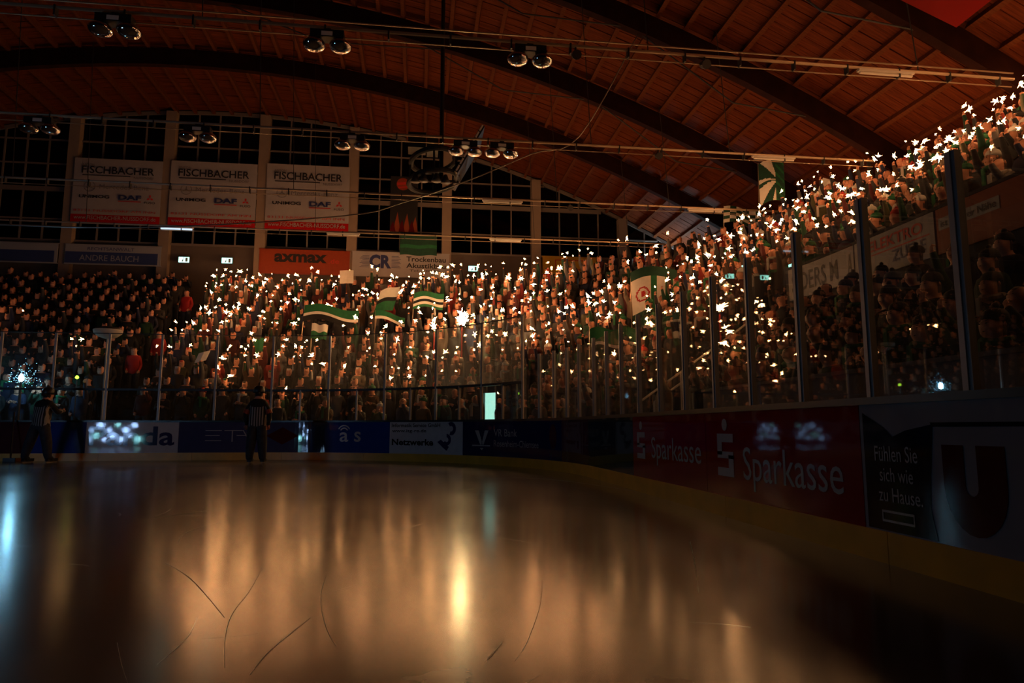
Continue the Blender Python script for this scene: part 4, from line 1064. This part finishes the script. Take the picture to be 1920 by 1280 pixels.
# blazing hand flares
def flare(s, d, z, lab, r=.10, n=14, rise=.35, m='spark'):
    x, y = plan(s, d); bz = row_z(D1 + ROW * round((d - D1) / ROW), s); e = empty('hand_flare', (x, y, bz)); props(e, lab, 'flare'); h = z - bz
    mm = MB(); mm.bar((0, 0, 0), (0, 0, h - .05), .02, 8); mm.build('stick', 'red_cloth', e)
    mm = MB()
    for q_ in range(9):
        st = STARS[q_ % 6]; c = Vector((random.gauss(0, r * .45), random.gauss(0, r * .45), h + .05 + abs(random.gauss(0, rise * .35)))); k_ = r * random.uniform(7, 17)
        mm.add([c + Vector(p) * k_ for p in st.v], st.f)
    for _ in range(n):
        v = Vector((random.gauss(0, 1), random.gauss(0, 1), abs(random.gauss(0, 1)))).normalized(); L = random.uniform(.10, .24); o_ = Vector((0, 0, h + .1)); u = v.orthogonal().normalized() * .02; w = v.cross(u)
        mm.add([o_ + u, o_ - u + w, o_ - u - w, o_ + v * L], [(0, 1, 3), (1, 2, 3), (2, 0, 3)])
    mm.build('flame', m, e)
flare(13.25, 4.55, 4.35, 'blazing white hand flare at the rim of the corner stand', .18, 26, .6, 'flare')
flare(12.75, 4.0, 4.1, 'smaller burning flare beside the big flare', .07, 10, .25)
flare(20.35, 3.45, 3.35, 'burning flare on the corner stair by the white railing', .055, 14, .2)
# stair railing in the corner
e = empty('stair_railing', (*plan(20.1, D1), .4)); props(e, 'pale tubular handrail of the corner stair', 'railing')
for ds in (-.28, .28):
    pts = []
    for k in range(0, 7):
        d = D1 + ROW * k; x, y = plan(20.12 + ds, d); z = row_z(d, 0); pts.append((x, y, z + 1.0)); q = MB(); q.bar((x, y, z), (x, y, z + 1.0), .02, 6)
        if k % 2 == 0: under(q.build('baluster', 'lamp_white'), e)
    q = MB(); q.tube(pts, .025, 6); under(q.build('handrail', 'lamp_white'), e)
# cold wall lamp at the end of the gable
e = empty('wall_lamp', (11.9, YW - .35, 7.9)); props(e, 'cold white strip lamp in the wall corner behind the top row', 'wall lamp')
mm = MB(); mm.box(-.7, .7, -.06, .33, -.02, .08); mm.build('housing', 'dark_steel', e); mm = MB(); mm.bar((-.65, -.02, .12), (.65, -.02, .12), .03, 8); mm.build('tube', 'wall_lamp_cool', e)

# show lights of the opening ceremony, on the ice beyond the frame
e = empty('show_light', (-14.6, 4.7, 0), (0, 0, -.42)); props(e, 'bank of blue show lamps standing on the ice by the player entrance', 'show light')
mm = MB(); mm.box(-1.3, 1.3, -.1, .1, 0, .08); mm.box(-1.25, -1.2, -.05, .05, .08, 1.25); mm.box(1.2, 1.25, -.05, .05, .08, 1.25); mm.box(-1.3, 1.3, -.05, .05, 1.22, 1.28); mm.build('frame', 'dark_steel', e)
for k in range(13):
    x, z = -1.05 + .175 * k, (.34, .78, .52, 1.02)[k % 4]; r_ = (.15, .09, .12)[k % 3]
    mm = MB(); mm.tube([(x, -.12, z), (x, .10, z)], r_ + .03, 12); c_ = mm.build('lamp_can', 'black_plastic', e); mm = MB(); mm.tube([(x, .10, z), (x, .115, z)], r_, 12); mm.build('lens', 'cyan_lens' if k % 5 == 2 else 'blue_lens', c_)
    if z < 1: mm = MB(); mm.bar((x, 0, .08), (x, 0, z - r_), .02, 5); mm.build('stand', 'dark_steel', c_)

# ================================================================ flags and paper boards held up in the stands
def flag(name, label, corner, uvec, vvec, bands, pole=True, amp=.10, waves=1.5, droop=0.0, pattern=None, pole_to=None, cat='flag'):
    e = empty(name, corner); props(e, label, cat); u_, v_ = Vector(uvec), Vector(vvec); nrm = u_.cross(v_).normalized(); nu, nv = (48, 40) if pattern else (24, 12); vs = []
    for j in range(nv + 1):
        for i in range(nu + 1):
            a, b = i / nu, j / nv
            p = u_ * a + v_ * b + nrm * (amp * math.sin(waves * 2 * PI * a + b * 1.5) * (.25 + a)) - Vector((0, 0, droop * a * a)) + Vector((0, 0, amp * .6 * math.sin(waves * 2 * PI * a)))
            vs.append(p)
    nb = len(vs); vs += [p + nrm * .008 for p in vs]; mm = MB(); mm.add(vs, []); mats = []; 
    def midx(n_):
        if n_ not in mats: mats.append(n_)
        return mats.index(n_)
    for j in range(nv):
        for i in range(nu):
            q = (j * (nu + 1) + i, j * (nu + 1) + i + 1, (j + 1) * (nu + 1) + i + 1, (j + 1) * (nu + 1) + i)
            if pattern: c = pattern((i + .5) / nu, (j + .5) / nv)
            else:
                t = (j + .5) / nv; acc = 0; c = bands[-1][0]
                for n_, fr__ in bands:
                    acc += fr__
                    if t < acc: c = n_; break
            k = midx(c); mm.f += [q, tuple(nb + z for z in reversed(q))]; mm.m += [k, k]
    mm.build('cloth', mats, e, True)
    if pole:
        a = v_ if v_.z > 0 else Vector((0, 0, 0)); mm = MB(); pb = Vector(pole_to) - Vector(corner) if pole_to else Vector((0, 0, -1.6)); mm.bar(tuple(pb), tuple(a * 1.04), .018, 6); mm.build('pole', 'galvanized', e)
    return e
G, DG, WH, BK, RD = 'green_cloth', 'dark_green_cloth', 'white_cloth', 'black_cloth', 'red_cloth'
flag('waving_flag', 'long green, white and black flag sweeping over the end stand', (-4.35, 25.6, 4.75), (1.95, .25, .15), (.05, .1, .62), [(BK, .30), (WH, .22), (G, .48)], amp=.12, waves=.9, droop=.25, pole_to=(-4.45, 25.63, 3.0))
flag('waving_flag', 'folded green and white flag standing upright beside the long flag', (-1.85, 26.2, 5.15), (.75, .2, .30), (.25, .1, .95), [(G, .42), (BK, .16), (WH, .42)], amp=.08, waves=.7, pole_to=(-1.9, 26.2, 3.6))
flag('waving_flag', 'narrow green flag streaming below the upright flag', (-1.75, 25.8, 4.95), (1.1, -.1, -.15), (.02, .05, .32), [(WH, .35), (G, .65)], amp=.07, waves=.8, droop=.1, pole_to=(-1.78, 25.8, 3.4))
flag('waving_flag', 'green flag with white and black bands, billowing near the big flare', (-.35, 25.9, 5.35), (1.15, .1, .12), (.04, .0, .62), [(G, .18), (WH, .14), (BK, .22), (WH, .10), (G, .36)], amp=.13, waves=.75, pole_to=(-.4, 25.95, 3.7))
flag('waving_flag', 'small white and green flag under the long flag', (-3.95, 25.0, 4.05), (.55, 0, -.05), (.05, 0, .55), [(G, .5), (WH, .5)], amp=.05, pole_to=(-3.97, 25.05, 2.6))
flag('waving_flag', 'narrow green pennant hanging behind the end glass', (-5.75, 24.3, 3.15), (.30, 0, .05), (.05, 0, .75), [(G, 1.0)], amp=.05, pole_to=(-5.78, 24.4, 2.2))
flag('waving_flag', 'green flag lying over the front of the corner stand', (4.55, 17.9, 3.05), (1.2, -.6, .1), (0, .1, .5), [(WH, .2), (G, .8)], amp=.08, droop=.2, pole_to=(4.5, 17.95, 1.6))
def crest(a, b):
    if b > .82: return DG
    if b < .22: return DG
    q_ = ((a - .28) ** 2 + ((b - .52) * 1.3) ** 2) ** .5
    if .13 < q_ < .17 or (q_ < .07 and a > .24): return RD
    if .47 < a < .60 or .78 < a < .92: return G
    return WH
flag('waving_flag', 'big bulging flag with green top, cream field and red crest in the corner stand', (6.35, 19.75, 3.85), (1.05, -.85, .0), (0, .15, 1.75), None, amp=.22, waves=.5, pattern=crest, pole_to=(6.3, 19.8, 3.0))
def check_(a, b): return DG if (int(a * 6) + int(b * 5)) % 2 else WH
flag('waving_flag', 'green and cream chequered flag above the corner stand', (10.4, 22.0, 8.0), (1.15, -.5, -.25), (.1, .1, .62), None, amp=.09, waves=.9, pattern=check_, pole_to=(10.35, 22.05, 6.2))
def radial(a, b):
    an = math.atan2(b - .5, a - .75); return (WH if int((an + PI + .35) / .5) % 2 else DG) if a < .66 else (DG if int(b * 14 + a * 9) % 3 else G)
flag('waving_flag', 'green flag with white rays held high on a pole over the corner stand', (10.95, 20.4, 8.1), (.62, -.45, .1), (.05, .1, 1.45), None, amp=.10, waves=.6, pattern=radial, pole_to=(10.9, 20.45, 6.2))
flag('wall_flag', 'green flag hung over the top of the white CR sign', (-1.05, YW - .46, 8.75), (1.68, 0, 0), (0, 0, .98), [(DG, .30), (G, .22), (DG, .48)], pole=False, amp=.035, waves=1.5)
def placard(label, corner, uvec, vvec, foot):
    e = empty('placard', corner); props(e, label, 'placard'); u_, v_ = Vector(uvec), Vector(vvec); nrm = u_.cross(v_).normalized() * .012; mm = MB(); P = [Vector((0, 0, 0)), u_, u_ + v_, v_]
    bow = nrm.normalized() * .03
    mm.add([P[0], u_ * .5 + bow, P[1], P[2], u_ * .5 + v_ + bow, P[3]] + [p + nrm for p in (P[0], u_ * .5 + bow, P[1], P[2], u_ * .5 + v_ + bow, P[3])], [(0, 1, 4, 5), (1, 2, 3, 4), (11, 10, 7, 6), (10, 9, 8, 7), (0, 6, 7, 1), (1, 7, 8, 2), (2, 8, 9, 3), (3, 9, 10, 4), (4, 10, 11, 5), (5, 11, 6, 0)])
    mm.build('board', 'white_cloth', e); mm = MB(); mm.bar(u_ * .5 + nrm * 2, tuple(Vector(foot) - Vector(corner)), .015, 5); mm.build('stick', 'purlin_wood', e)
placard('cream square placard held up high in the end stand', (-3.45, 28.9, 6.9), (.56, 0, .03), (-.01, 0, .56), (-3.2, 29.0, 5.2))
placard('tilted white placard held over the top row of the side stand', (12.0, 18.9, 8.05), (.45, -.25, -.28), (.22, -.05, .5), (12.3, 18.8, 6.4))
placard('folded cream paper held low in the end stand', (-7.25, 23.1, 2.95), (.35, 0, .1), (.12, 0, .32), (-7.1, 23.15, 1.4))
